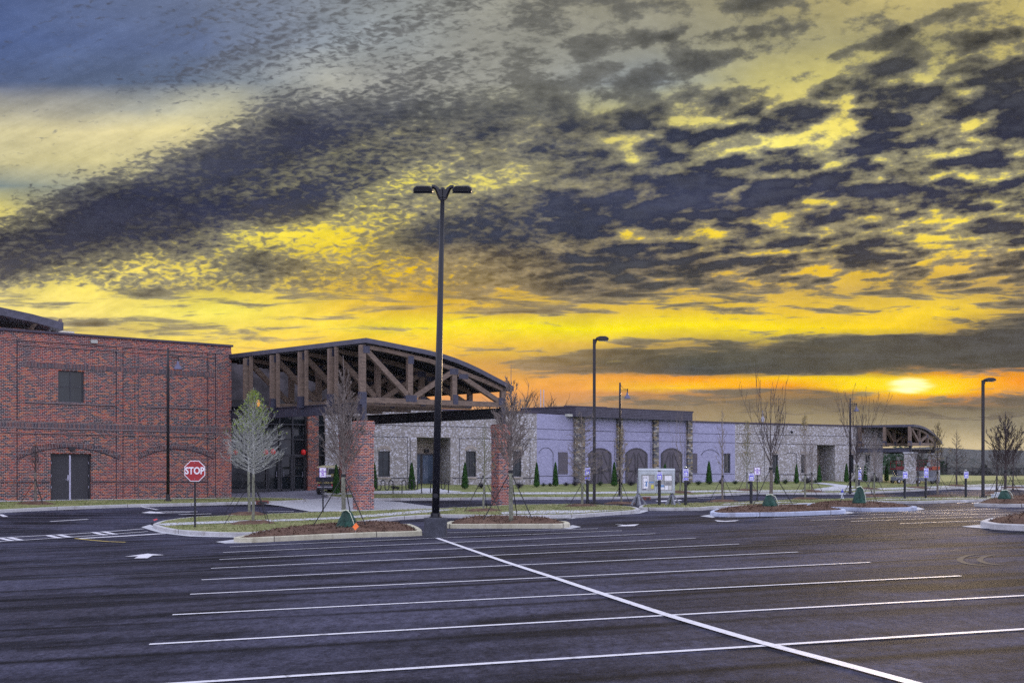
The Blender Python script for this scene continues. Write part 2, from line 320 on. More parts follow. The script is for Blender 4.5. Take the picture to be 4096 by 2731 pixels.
def brick(name, w, h, palette, mortar, mw=.013, grime=.25, warm=None, bandz=None):
    m, t, b = new_mat(name); o, (x, y, z) = coords(t)
    a = t.m('ADD', x, y); rz = t.m('DIVIDE', z, h); row = t.m('FLOOR', rz)
    off = t.m('MULTIPLY', t.m('MODULO', t.m('ABSOLUTE', row), 2), .5)
    ra = t.m('ADD', t.m('DIVIDE', a, w), off); col = t.m('FLOOR', ra)
    fx = t.m('FRACT', ra); fz = t.m('FRACT', rz)
    mo = t.m('MAXIMUM', t.m('LESS_THAN', fx, mw/w), t.m('LESS_THAN', fz, mw/h))
    wn = t.n('ShaderNodeTexWhiteNoise', noise_dimensions='2D'); t.put(wn.inputs['Vector'], t.xyz(col, row, 0))
    big = t.noise(o, .55, 4, .6)
    val = t.m('ADD', wn.outputs[0], t.m('MULTIPLY', t.m('SUBTRACT', big, .5), .45), clamp=True)
    n = len(palette); c = t.ramp(val, [(i/n, (*p, 1)) for i, p in enumerate(palette)], 'CONSTANT')[0]
    if warm: c = t.mix(t.m('MULTIPLY', t.smooth(t.noise(o, .28, 3, .5), .45, .62), warm[3]), c, (*warm[:3], 1))
    c = t.mix(mo, c, (*mortar, 1))
    g = t.m('ADD', 1-grime/2, t.m('MULTIPLY', t.noise(o, 1.7, 6, .6), grime)); c = t.mix(1.0, c, g, 'MULTIPLY')
    t.put(b.inputs['Base Color'], c); b.inputs['Roughness'].default_value = .85
    bump(t, b, t.m('SUBTRACT', t.noise(o, 30, 3), t.m('MULTIPLY', mo, .8)), .5, .008)
    return m
brick('red_brick', .203, .0813, [(.04,.026,.03),(.22,.055,.032),(.12,.04,.03),(.035,.026,.04),(.30,.05,.022),(.16,.05,.035),(.065,.03,.03),(.36,.10,.03)], (.45,.41,.39), mw=.012, warm=(.32,.035,.03,.22))
brick('orange_brick', .203, .0813, [(.07,.035,.045),(.32,.075,.04),(.22,.05,.035),(.06,.035,.055),(.38,.11,.045),(.26,.06,.04),(.16,.05,.04)], (.56,.50,.48))
brick('soldier_brick', .07, .26, [(.08,.03,.03),(.035,.025,.035),(.14,.045,.03),(.10,.035,.03),(.03,.022,.035)], (.36,.32,.32))
brick('white_brick', .105, .068, [(.24,.22,.20),(.29,.27,.25),(.50,.50,.55),(.22,.20,.19),(.27,.25,.22),(.60,.60,.66),(.33,.31,.30),(.26,.24,.22),(.40,.38,.38)], (.31,.30,.30), mw=.012)
brick('plain_tan_brick', .203, .0813, [(.30,.25,.20),(.38,.32,.25),(.26,.22,.19),(.34,.30,.26)], (.42,.40,.38), mw=.012)
brick('lavender_brick', .203, .0813, [(.32,.32,.47),(.36,.36,.52),(.30,.30,.44)], (.26,.26,.38), mw=.014, grime=.16)
brick('ledge_stone', .33, .11, [(.13,.13,.13),(.30,.28,.24),(.05,.05,.06),(.21,.18,.13),(.42,.40,.38),(.11,.11,.14),(.26,.20,.12)], (.05,.05,.055), mw=.014)
simple('joint_and_shade', (.035,.035,.05), .8)  # for wall joints, and for the shadow line painted under the arches
simple('coping_metal', (.045,.035,.055), .45, .3)
simple('slate_metal', (.060,.060,.082), .4, .4, var=.2)
simple('steel', (.05,.052,.075), .45, .5, var=.2)
simple('plate_steel', (.045,.047,.075), .5, .3, bmp=.2)
simple('black_beam', (.012,.014,.018), .6)
simple('deck', (.03,.03,.032), .8)
simple('black_paint', (.011,.012,.017), .42, .0, var=.06, spec=.4)
simple('bronze_paint', (.012,.010,.013), .5, .0, var=.05)
simple('dark_door', (.028,.028,.034), .6, bmp=.1)
simple('brown_panel', (.085,.075,.095), .65, bmp=.1)
simple('brown_panel_dark', (.055,.05,.06), .65)
simple('frame_dark', (.03,.032,.04), .45)
simple('astragal', (.38,.38,.48), .35, .6)
simple('roof_membrane', (.5,.5,.5), .8)
simple('beige_unit', (.50,.47,.40), .6)
simple('interior', (.05,.045,.05), .9, var=.5, scale=1.2)
def wood(name, c0, c1, sc_=(1, 1, 14)):
    m, t, b = new_mat(name); o, (x, y, z) = coords(t)
    n = t.noise(t.xyz(t.m('MULTIPLY', x, 2.), t.m('MULTIPLY', y, 9.), t.m('MULTIPLY', z, 9.)), 1.6, 6, .65, .6)
    t.put(b.inputs['Base Color'], t.mix(t.smooth(n, .3, .7), (*c0, 1), (*c1, 1))); b.inputs['Roughness'].default_value = .7
    bump(t, b, n, .25, .01); return m
wood('timber', (.095,.068,.052), (.21,.15,.11)); wood('grey_timber', (.12,.13,.15), (.26,.27,.31))
def glass(name, tint, rough=.06):
    m, t, b = new_mat(name); o, s = coords(t)
    n = t.noise(o, .9, 4, .5); t.put(b.inputs['Base Color'], t.mix(t.smooth(n, .35, .65), (*[q*.5 for q in tint], 1), (*tint, 1)))
    b.inputs['Roughness'].default_value = rough; b.inputs['Specular IOR Level'].default_value = .3
    bump(t, b, t.noise(o, 1.3, 2, .5), .12, .02); return m
glass('dark_glass', (.02,.028,.032)); glass('blue_glass', (.10,.14,.21)); glass('lobby_glass', (.022,.028,.034))
def asphalt():
    m, t, b = new_mat('asphalt'); p = world_pos(t); sp = t.n('ShaderNodeSeparateXYZ'); t.put(sp.inputs[0], p); x, y, z = sp.outputs
    a = R(12.7); xr = t.m('ADD', t.m('MULTIPLY', x, math.cos(a)), t.m('MULTIPLY', y, math.sin(a))); yr = t.m('SUBTRACT', t.m('MULTIPLY', y, math.cos(a)), t.m('MULTIPLY', x, math.sin(a)))
    # paver lanes: dark joints about every 3 m, wandering a little
    wob = t.m('MULTIPLY', t.noise(t.xyz(t.m('MULTIPLY', xr, .05), t.m('MULTIPLY', yr, .1), 0), 1, 2), 2.2)
    lane = t.m('FRACT', t.m('DIVIDE', t.m('ADD', yr, wob), 2.9)); dl = t.m('ABSOLUTE', t.m('SUBTRACT', lane, .5))
    seam = t.smooth(dl, .085, .0); seam = t.m('MULTIPLY', seam, t.smooth(t.noise(t.xyz(t.m('MULTIPLY', xr, .12), t.m('MULTIPLY', yr, .35), 4), 1, 3), .28, .5))
    hair = t.m('MULTIPLY', t.smooth(dl, .006, .002), .8)
    streak = t.noise(t.xyz(t.m('MULTIPLY', xr, .09), t.m('MULTIPLY', yr, 1.25), 0), 1, 6, .6, .2)
    fine = t.noise(t.xyz(t.m('MULTIPLY', xr, .5), t.m('MULTIPLY', yr, 9), 2), 1, 5, .6)
    sheen_blot = t.noise(t.xyz(t.m('MULTIPLY', x, .22), t.m('MULTIPLY', y, .22), 6), 1, 6, .62)
    gr = t.noise(p, 26, 4, .8); gr2 = t.noise(t.xyz(t.m('MULTIPLY', x, 1.0), t.m('MULTIPLY', y, .45), 0), 7, 5, .75)
    base = t.mix(t.smooth(streak, .38, .62), (.006,.006,.009, 1), (.042,.041,.060, 1))
    base = t.mix(t.m('MULTIPLY', t.smooth(sheen_blot, .42, .62), .6), base, (.075,.076,.120, 1))  # pale bluish patches put a sky sheen into the asphalt colour
    base = t.mix(t.m('MULTIPLY', seam, .9), base, (.008,.008,.011, 1)); base = t.mix(hair, base, (.006,.006,.008, 1))
    k = t.m('MAXIMUM', t.m('ADD', .95, t.m('MULTIPLY', t.m('SUBTRACT', t.m('ADD', t.m('MULTIPLY', gr, .55), t.m('MULTIPLY', gr2, .45)), .5), 5.5)), .18)
    k = t.m('MULTIPLY', k, t.m('ADD', .8, t.m('MULTIPLY', fine, .4)))
    base = t.mix(1.0, base, k, 'MULTIPLY')
    sp_ = t.smooth(t.noise(p, 60, 2, .6), .66, .74); base = t.mix(t.m('MULTIPLY', sp_, .5), base, (.17,.17,.20, 1))
    t.put(b.inputs['Base Color'], base)
    t.put(b.inputs['Roughness'], t.m('ADD', .62, t.m('MULTIPLY', streak, .35))); b.inputs['Specular IOR Level'].default_value = .05
    bump(t, b, t.m('ADD', gr, t.m('MULTIPLY', gr2, .6)), .75, .012)
asphalt()
def ground_mat(name, cols, s1=.35, s2=18, rough=.9, bs=.5, spec=.2):
    m, t, b = new_mat(name); p = world_pos(t)
    n1 = t.noise(p, s1, 6, .65); n2 = t.noise(p, s2, 4, .7)
    v = t.m('ADD', t.m('MULTIPLY', n1, .55), t.m('MULTIPLY', n2, .45))
    k = len(cols); c = t.ramp(v, [(.30+.42*i/(k-1), (*q, 1)) for i, q in enumerate(cols)])[0]
    t.put(b.inputs['Base Color'], c); b.inputs['Roughness'].default_value = rough; b.inputs['Specular IOR Level'].default_value = spec
    bump(t, b, n2, bs, .03); return m
ground_mat('grass', [(.075,.065,.04),(.12,.13,.045),(.18,.21,.07),(.30,.29,.15),(.40,.35,.24)], 1.1, 16)
ground_mat('far_grass', [(.08,.085,.045),(.13,.135,.06),(.21,.19,.11)], .06, 1.2)
ground_mat('mulch', [(.03,.018,.015),(.085,.047,.033),(.155,.095,.065),(.28,.20,.145)], 2.5, 30, bs=.9)
ground_mat('concrete', [(.36,.37,.40),(.46,.47,.50),(.55,.55,.57)], .8, 16, .8, .15)
ground_mat('paving', [(.15,.15,.19),(.21,.21,.26),(.27,.27,.32)], .8, 10, .7, .2)
def kerb_mat(name, cols):
    m, t, b = new_mat(name); p = world_pos(t); sp = t.n('ShaderNodeSeparateXYZ'); t.put(sp.inputs[0], p); x, y, z = sp.outputs
    n1 = t.noise(p, 1.3, 6, .7); n2 = t.noise(p, 12, 4, .6); v = t.m('ADD', t.m('MULTIPLY', n1, .6), t.m('MULTIPLY', n2, .4))
    c = t.ramp(v, [(.3, (*cols[0], 1)), (.5, (*cols[1], 1)), (.7, (*cols[2], 1))])[0]
    j = t.smooth(t.m('ABSOLUTE', t.m('SUBTRACT', t.m('FRACT', t.m('DIVIDE', t.m('ADD', x, t.m('MULTIPLY', y, .25)), 3.05)), .5)), .006, .002)
    c = t.mix(j, c, (.07,.06,.05, 1)); st = t.smooth(t.noise(t.xyz(t.m('MULTIPLY', x, 3), y, t.m('MULTIPLY', z, .5)), 1, 5), .52, .7)
    c = t.mix(t.m('MULTIPLY', st, .35), c, (.16,.13,.10, 1))
    t.put(b.inputs['Base Color'], c); b.inputs['Roughness'].default_value = .85; bump(t, b, n2, .3, .01)
kerb_mat('kerb_concrete', [(.30,.30,.30),(.42,.42,.42),(.54,.54,.56)]); kerb_mat('kerb_yellowish', [(.34,.32,.22),(.46,.44,.32),(.56,.54,.44)]); kerb_mat('kerb_bluish', [(.28,.32,.42),(.42,.47,.60),(.55,.60,.72)])
def paint(name, c):
    m, t, b = new_mat(name); p = world_pos(t)
    n = t.noise(p, 9, 6, .75); w = t.smooth(n, .53, .68); k = t.noise(p, 50, 2)
    cc = t.mix(t.m('MULTIPLY', w, .8), (*c, 1), (.10,.10,.12, 1)); cc = t.mix(1.0, cc, t.m('ADD', .8, t.m('MULTIPLY', k, .35)), 'MULTIPLY')
    t.put(b.inputs['Base Color'], cc); b.inputs['Roughness'].default_value = .55; bump(t, b, t.noise(p, 42, 3, .7), .4, .008)
paint('white_paint', (.66,.66,.71)); paint('yellow_paint', (.62,.47,.10)); simple('tyre_mark', (.012,.012,.016), .8)
simple('bark_pale', (.17,.175,.13), .9, var=.35, scale=14, bmp=.4); simple('bark_dark', (.055,.045,.045), .9, var=.3, scale=14, bmp=.4); simple('bark_mid', (.14,.12,.10), .9, var=.35, scale=14, bmp=.4)
simple('twig_pale', (.36,.37,.34), .8, var=.3); simple('twig_mid', (.20,.17,.15), .8, var=.3); simple('twig_dark', (.060,.045,.042), .8, var=.3); simple('twig_olive', (.17,.17,.10), .8, var=.3)
simple('leaf_lime', (.22,.30,.03), .6, var=.4, scale=2); simple('leaf_tan', (.26,.20,.07), .7, var=.4, scale=2)
def leafy(name, c0, c1, s=6):
    m, t, b = new_mat(name); p = world_pos(t); n = t.noise(p, s, 4, .7)
    t.put(b.inputs['Base Color'], t.mix(t.smooth(n, .35, .65), (*c0, 1), (*c1, 1))); b.inputs['Roughness'].default_value = .75; b.inputs['Specular IOR Level'].default_value = .25; return m
leafy('arborvitae_green', (.015,.045,.012), (.05,.14,.03)); leafy('shrub_dark', (.02,.022,.03), (.06,.055,.065)); leafy('woods_dark', (.02,.025,.02), (.065,.06,.05), .2); leafy('woods_brown', (.06,.045,.035), (.14,.10,.07), .3); leafy('pine_green', (.012,.03,.018), (.035,.07,.035), .4)
leafy('grass_blade', (.12,.14,.045), (.34,.32,.17), 1.2); leafy('shrub_green', (.02,.035,.02), (.055,.085,.04))
simple('green_bag', (.007,.050,.034), .5, var=.4, spec=.35); simple('strap', (.012,.012,.014), .7); simple('rope_white', (.6,.65,.5), .7)
simple('sign_red', (.36,.018,.022), .4, var=.08); simple('sign_white', (.85,.85,.90), .4, var=.04); simple('sign_blue', (.045,.03,.62), .4, var=.08); simple('sign_violet', (.25,.06,.55), .4)
simple('board_metal', (.42,.46,.49), .5, var=.1); simple('board_paper', (.62,.62,.60), .8, var=.1); simple('paper_blue', (.16,.28,.50), .8); simple('paper_yellow', (.62,.58,.12), .8); simple('paper_grey', (.36,.36,.36), .8); simple('paper_ink', (.10,.10,.16), .8)
simple('cart_tan', (.42,.36,.16), .5); simple('cart_body', (.035,.038,.05), .35); simple('cart_roof', (.55,.52,.30), .5); simple('rubber', (.015,.015,.017), .85); simple('tail_red', (.55,.02,.03), .3); simple('hub_grey', (.45,.45,.50), .5)
simple('lift_red', (.13,.012,.015), .45); simple('lift_grey', (.16,.17,.21), .5); simple('lift_orange', (.32,.06,.02), .45); simple('hydrant_white', (.55,.58,.66), .4); simple('hydrant_blue', (.03,.04,.42), .35)
simple('orange_flag', (.9,.18,.02), .5); simple('lens', (.35,.36,.32), .25); simple('rust', (.16,.06,.045), .9); simple('red_glow', (.55,.02,.02), .5, emit=(.9,.03,.03,.12)); simple('amber_lamp', (.8,.35,.05), .5, emit=(1,.35,.02,1.0)); simple('red_kerb', (.5,.03,.05), .6)
M = MAT
# ================================================================ GROUND
def curve_px(pts, closed=True, n=6):
    out = []; N = len(pts)
    rng = range(N if closed else N-1)
    for i in rng:
        if closed: p0, p1, p2, p3 = pts[i-1], pts[i], pts[(i+1) % N], pts[(i+2) % N]
        else: p0, p1, p2, p3 = pts[max(i-1, 0)], pts[i], pts[i+1], pts[min(i+2, N-1)]
        for k in range(n):
            t = k/n
            # linear blend toward Catmull-Rom keeps corners tidy
            q = [0.5*((2*p1[j])+(-p0[j]+p2[j])*t+(2*p0[j]-5*p1[j]+4*p2[j]-p3[j])*t*t+(-p0[j]+3*p1[j]-3*p2[j]+p3[j])*t**3) for j in (0, 1)]
            l = [p1[j]*(1-t)+p2[j]*t for j in (0, 1)]
            out.append(tuple(.5*q[j]+.5*l[j] for j in (0, 1)))
    if not closed: out.append(pts[-1])
    return out
def wpoly(px, dz=0.0, smooth=True, n=6):
    p = curve_px(px, True, n) if smooth else px
    return [at(u, v, dz)[:2] for u, v in p]
def area(P): return .5*sum(P[i][0]*P[(i+1) % len(P)][1]-P[(i+1) % len(P)][0]*P[i][1] for i in range(len(P)))
def inset(P, d):
    s = 1 if area(P) > 0 else -1; out = []; n = len(P)
    for i in range(n):
        a, b, c = Vector(P[i-1]), Vector(P[i]), Vector(P[(i+1) % n])
        e1 = (b-a); e2 = (c-b); 
        if e1.length < 1e-6: e1 = e2
        if e2.length < 1e-6: e2 = e1
        n1 = Vector((-e1.y, e1.x)).normalized()*s; n2 = Vector((-e2.y, e2.x)).normalized()*s
        m = n1+n2; m = m.normalized() if m.length > .2 else n1; k = max(.6, m.dot(n1)); out.append(tuple(b+m*(d/k)))
    return out
def inside(P, x, y):
    P = np.array(P); xj, yj = P[:, 0], P[:, 1]; xi, yi = np.roll(xj, 1), np.roll(yj, 1)
    r = np.zeros(len(x), bool)
    for a, b, c, d in zip(xi, yi, xj, yj):
        if b == d: continue
        r ^= ((b > y) != (d > y)) & (x < (c-a)*(y-b)/(d-b)+a)
    return r
def dist_edge(P, x, y):
    P = np.array(P); Q = np.roll(P, -1, 0); best = np.full(len(x), 1e9)
    for (a, b), (c, d) in zip(P, Q):
        L = (c-a)**2+(d-b)**2+1e-9; t = np.clip(((x-a)*(c-a)+(y-b)*(d-b))/L, 0, 1)
        best = np.minimum(best, np.hypot(x-(a+t*(c-a)), y-(b+t*(d-b))))
    return best
def densify(P, s):
    out = []
    for i in range(len(P)):
        a, b = Vector(P[i]), Vector(P[(i+1) % len(P)]); k = max(1, int((b-a).length/s))
        out += [tuple(a.lerp(b, j/k)) for j in range(k)]
    return out
def drape(name, P, dz, mat, spacing=1.0, mound=0, wobble=0, parent=None, origin=(0, 0, 0)):
    P = densify(P, spacing); x0, y0 = np.min(P, 0); x1, y1 = np.max(P, 0)
    gx, gy = np.meshgrid(np.arange(x0+spacing/2, x1, spacing), np.arange(y0+spacing/2, y1, spacing)); gx, gy = gx.ravel(), gy.ravel()
    if len(gx):
        ok = inside(P, gx, gy); gx, gy = gx[ok], gy[ok]
        de = dist_edge(P, gx, gy); ok = de > spacing*.35; gx, gy = gx[ok], gy[ok]
    pts = [Vector(p) for p in P]+[Vector((float(a), float(b))) for a, b in zip(gx, gy)]
    e = [(i, (i+1) % len(P)) for i in range(len(P))]
    v, _, f, *_r = geometry.delaunay_2d_cdt(pts, e, [], 1, 1e-5)
    va = np.array([(q.x, q.y) for q in v]); z = terr(va[:, 0], va[:, 1])+dz
    if mound:
        de = dist_edge(P, va[:, 0], va[:, 1]); z = z+mound*(1-np.exp(-de/.55))
        z = z+np.where(de > .05, np.array([random.uniform(-1, 1) for _ in de])*wobble, 0)
    b = MB(); b.v = [(float(p[0])-origin[0], float(p[1])-origin[1], float(q)-origin[2]) for p, q in zip(va, z)]; b.f = [tuple(q) for q in f]
    o = b.build(name, mat, parent, smooth=True)
    if o.data.polygons and sum(p.normal.z for p in o.data.polygons) < 0: o.data.flip_normals()
    return o
def kerb(name, P, mat, w=.16, h=.15, origin=None, parent=None):
    P = densify(P, .8); Q = inset(P, w); Q1 = inset(P, .02); b = MB(); n = len(P)
    ring = []
    zz = [tz(*p) for p in P]
    for i in range(n): 
        z = zz[i]; b.v += [(*P[i], z-.06), (*P[i], z+h-.02), (*Q1[i], z+h), (*Q[i], z+h), (*Q[i], z+h-.08)]
    for i in range(n):
        a = i*5; c = ((i+1) % n)*5
        for k in range(4): b.f.append((a+k, c+k, c+k+1, a+k+1))
    return tag(b.build(name, mat), kind='structure')
# one base sheet out to the horizon
def base_sheet():
    gx = np.concatenate([-np.geomspace(3500, 62, 22), np.arange(-60, 100, 2.0), np.geomspace(101, 3500, 22)])
    gy = np.concatenate([[-300, -100, -40], np.arange(-20, 130, 2.0), np.arange(130, 220, 6.0), np.geomspace(225, 6000, 22)])
    X, Y = np.meshgrid(gx, gy); Z = np.zeros_like(X)
    for i in range(X.shape[0]): Z[i] = terr(X[i], Y[i])-.07
    far = np.clip((Y-205)/60, 0, 1); Z = Z*(1-far)+far*(-2.0-np.clip((Y-260)/1500, 0, 1)*14)
    b = MB(); b.v = list(zip(X.ravel().tolist(), Y.ravel().tolist(), Z.ravel().tolist())); nx = len(gx)
    b.f = [(j*nx+i, j*nx+i+1, (j+1)*nx+i+1, (j+1)*nx+i) for j in range(len(gy)-1) for i in range(nx-1)]
    tag(b.build('ground', M['far_grass'], fix=False, smooth=True), kind='structure')
base_sheet()
LOT = [(-80, -12), (110, -12), (110, 84), (60, 86)]
K2 = [(1500,2003),(1970,1999),(2330,1998),(2560,1994),(2800,1986),(2944,1977),(3060,1976),(3250,1978),(3400,1976),(3560,1969),(3870,1952),(4150,1944)]
K1 = [(-60,2052),(0,2049.6),(224,2039.6),(498,2027),(747,2023.7),(921,2019.7),(1020,2018),(1075,2014),(1235,2000),(1330,1992),(1420,1995),(1500,2003)]
back = [at(u, v-4)[:2] for u, v in (K1+K2)[::-1]]
lot_poly = [(-60, -12), (80, -12), (80, back[0][1]+4)]+back+[(-48, back[-1][1]-12)]
tag(drape('parking_lot', lot_poly, 0.0, M['asphalt'], 1.0), kind='structure')
# raised lawn on the building side
def lawn():
    w1 = wpoly([(-260,2052),(0,2037),(224,2026),(498,2016.5),(747,2011),(921,2006.5),(1100,2003),(1238,1996),(1150,1990),(921,1988),(500,1995),(0,2002),(-260,2012)], .15, True, 3)
    tag(kerb('kerb', w1, M['kerb_concrete']), kind='structure'); tag(drape('front_lawn', inset(w1, .15), .145, M['grass'], 1.0), kind='structure'); GR.append((inset(w1, .2), .145))
    near = [(1316,1983),(1380,1988),(1480,1991),(1600,1991),(1970,1988),(2330,1987),(2560,1984),(2800,1977),(2944,1969),(3060,1967.5),(3250,1969),(3400,1968),(3560,1961.5),(3870,1945.5),(4150,1938)]
    nw = [at(u, v, .15)[:2] for u, v in curve_px(near, False, 4)]
    far = [(70, 118), (70, 205), (20, 205), (-12, 118), (-13, 76.5)]
    P = nw+far; P = P if area(P) > 0 else P[::-1]
    kerb('kerb', P, M['kerb_concrete']); tag(drape('building_lawn', inset(P, .15), .145, M['grass'], 1.5), kind='structure')
    GR.append(([at(u, v, .15)[:2] for u, v in near[::1]]+[at(u, v-22, .15)[:2] for u, v in near[::-1]], .145))
GR = []
lawn()
tag(drape('forecourt_paving', [at(*p)[:2] for p in [(880,1996),(1100,1998),(1240,1999),(1330,1990),(1480,1992),(1560,1988)]]+[(-9.3, 76.5), (-22, 75.5), (-21, 66)], .012, M['paving'], 1.0), kind='structure')
tag(drape('driveway_apron', [at(*p)[:2] for p in [(1030,2013),(1235,1999),(1330,1991),(1420,1995),(1500,2002),(1600,2009),(1735,2027),(1762,2041),(1600,2047),(1483,2044),(1240,2047),(1130,2026)]], .03, M['concrete'], .8), kind='structure')
# medians and islands
ML = [(612,2094),(640,2106),(700,2117),(800,2124),(900,2128),(1024,2127),(1150,2110),(1325,2093),(1440,2083),(1600,2064),(1760,2056),(1960,2058),(2080,2058),(2290,2056),(2400,2049),(2530,2040),(2560,2033),(2520,2023),(2300,2014),(2048,2017),(1970,2022),(1780,2030),(1600,2036),(1480,2040),(1240,2047),(1000,2056),(800,2064),(720,2071),(650,2081)]
MR = [(2556,2027),(2640,2029),(2800,2028),(2860,2023),(3000,2019),(3200,2013),(3400,2009),(3523,2003),(3660,2003),(3800,1999),(3950,1995),(4300,1986),(4300,1977),(3898,1985),(3540,1987),(3346,1993),(3174,1996),(2954,2006),(2700,2012),(2575,2016)]
wML, wMR = wpoly(ML, .15, True, 4), wpoly(MR, .15, True, 4)
for P in (wML, wMR):
    kerb('kerb', P, M['kerb_concrete']); tag(drape('grass_median', inset(P, .15), .145, M['grass'], 1.0), kind='structure'); GR.append((inset(P, .2), .145))
def strip(name, px, w, dz, mat, n=4, ends=None, raise_=0.0, parent=None):
    """a painted or paved band that follows the ground; px are the photo points of its centre line"""
    pts = [Vector(at(u, v, raise_)[:2]) for u, v in (curve_px(px, False, n) if len(px) > 2 else px)]
    q = []
    for a, b in zip(pts, pts[1:]):
        k = max(1, int((b-a).length/.8)); q += [a.lerp(b, j/k) for j in range(k)]
    q.append(pts[-1]); b = MB()
    for i, p in enumerate(q):
        d = (q[min(i+1, len(q)-1)]-q[max(i-1, 0)]).normalized(); nrm = Vector((-d.y, d.x)); ww = w if not hasattr(w, '__call__') else w(i/(len(q)-1))
        for s in (-1, 1): c = p+nrm*(s*ww/2); b.v.append((c.x, c.y, tz(c.x, c.y)+dz+raise_))
    b.f = [(2*i, 2*i+2, 2*i+3, 2*i+1) for i in range(len(q)-1)]
    o = b.build(name, mat, parent)
    if sum(p.normal.z for p in o.data.polygons) < 0: o.data.flip_normals()
    return tag(o, kind='structure')
def flat(name, px, dz, mat, raise_=0.0, spacing=.8):
    return tag(drape(name, [at(u, v, raise_)[:2] for u, v in px], dz+raise_, mat, spacing), kind='structure')
# sidewalks
strip('sidewalk', [(640,2098),(800,2091),(1000,2084),(1200,2078),(1350,2071),(1500,2061),(1700,2044),(1765,2037)], 1.5, .012, M['concrete'], raise_=.15)
strip('sidewalk', [(1300,1976),(1480,1972),(1700,1971),(1900,1971.5),(2048,1972.5),(2300,1971.5),(2560,1968),(2900,1963.5),(3100,1963),(3280,1961),(3500,1956),(3700,1949),(4000,1936)], 1.4, .012, M['concrete'], raise_=.15)
flat('sidewalk', [(1480,1976),(1600,1975),(1800,1972),(1850,1966),(1790,1961),(1748,1953),(1690,1953),(1660,1962),(1480,1965)], .02, M['concrete'], .15)
strip('sidewalk', [(3290,1959),(3380,1945),(3300,1934),(3262,1931)], 1.5, .02, M['concrete'], raise_=.15)
strip('sidewalk', [(-200,2013),(0,2005),(300,1999),(500,1997),(921,1991)], .5, .012, M['concrete'], raise_=.15)
flat('concrete_ramp', [(2010,2056),(2000,2049),(2060,2044),(2200,2041),(2440,2041),(2515,2037),(2400,2046),(2290,2053)], .015, M['concrete'], .15)
flat('concrete_ramp', [(1985,2083),(2000,2069),(2150,2068),(2290,2067),(2330,2066),(2290,2074),(2200,2080)], .01, M['concrete'], 0)
flat('detectable_pad', [(2105,2082),(2150,2074),(2290,2072),(2240,2079)], .016, M['deck'], 0)
flat('concrete_ramp', [(2880,2019),(2900,2013),(3000,2009),(3150,2006),(3190,2009),(3020,2014)], .015, M['concrete'], .15)
flat('concrete_ramp', [(2862,2037),(2880,2032),(3000,2028),(3040,2030),(3010,2038)], .01, M['concrete'], 0)
flat('detectable_pad', [(2885,2036),(2895,2033),(2960,2031),(2950,2035)], .016, M['deck'], 0)
flat('sidewalk', [(3190,2012),(3400,2006),(3540,1994),(3900,1990),(4150,1984),(4150,1989),(3880,1994.5),(3530,1999),(3400,2010),(3180,2017)], .012, M['concrete'], .15)
flat('sidewalk', [(3880,1958),(4150,1960),(4150,1950),(3950,1948),(3800,1951)], .012, M['concrete'], .0)
# islands with mulch
I1 = [(935,2147),(1000,2149),(1278,2136),(1500,2127),(1688,2121),(1641,2094),(1500,2097),(1260,2108),(1050,2127)]
I2 = [(1790,2094),(1900,2094.5),(2100,2094),(2240,2093.5),(2280,2090),(2262,2083),(2150,2079),(1950,2079),(1800,2083)]
I3 = [(2840,2045),(2880,2050),(3150,2047),(3370,2039),(3378,2034),(3300,2029),(3100,2026),(2950,2028),(2860,2036)]
I4 = [(3225,2021),(3300,2026),(3480,2030),(3640,2028),(3668,2024),(3600,2017),(3450,2010),(3300,2010),(3235,2014)]
I5 = [(3922,2082),(3975,2092),(4100,2097),(4330,2098),(4330,2062),(4096,2064),(3970,2069)]
I6 = [(3895,2011),(4000,2014),(4120,2014),(4300,2012),(4300,1998),(4096,1996),(3960,2000)]
MULCH_Z = {}
for nm, px, km, md in (('a', I1, 'kerb_yellowish', .22), ('b', I2, 'kerb_yellowish', .27), ('c', I3, 'kerb_bluish', .18), ('d', I4, 'kerb_bluish', .18), ('e', I5, 'kerb_concrete', .22), ('f', I6, 'kerb_concrete', .3)):
    P = wpoly(px, .15, True, 4); kerb('island_kerb', P, M[km]); 
    o = drape('mulch_bed', inset(P, .15), .11, M['mulch'], .35, mound=md, wobble=.035); tag(o, kind='structure')
    MULCH_Z[nm] = (inset(P, .15), md)
# concrete gutter pans at the island noses
for px in ([(862,2167),(935,2158),(1000,2168),(1010,2171),(900,2173)], [(565,2108),(600,2098),(690,2128),(800,2138),(940,2143),(940,2149),(760,2145),(640,2130)], [(2240,2112),(2290,2100),(2325,2107),(2280,2115)], [(2540,2048),(2560,2036),(2594,2043),(2560,2053),(2400,2064),(2400,2059)], [(2800,2064),(2838,2058),(2860,2068),(2850,2070)], [(3650,2034),(3672,2028),(3700,2036),(3668,2041)], [(3845,2106),(3925,2098),(3960,2107),(4100,2115),(4100,2121),(3930,2113)], [(3370,2053),(3380,2044),(3420,2050),(3380,2056)], [(1270,2106),(1330,2101),(1330,2105)]):
    flat('gutter', px, .010, M['concrete'])
flat('painted_kerb_nose', [(612,2093),(625,2088),(632,2092),(618,2098)], .16, M['red_kerb'])
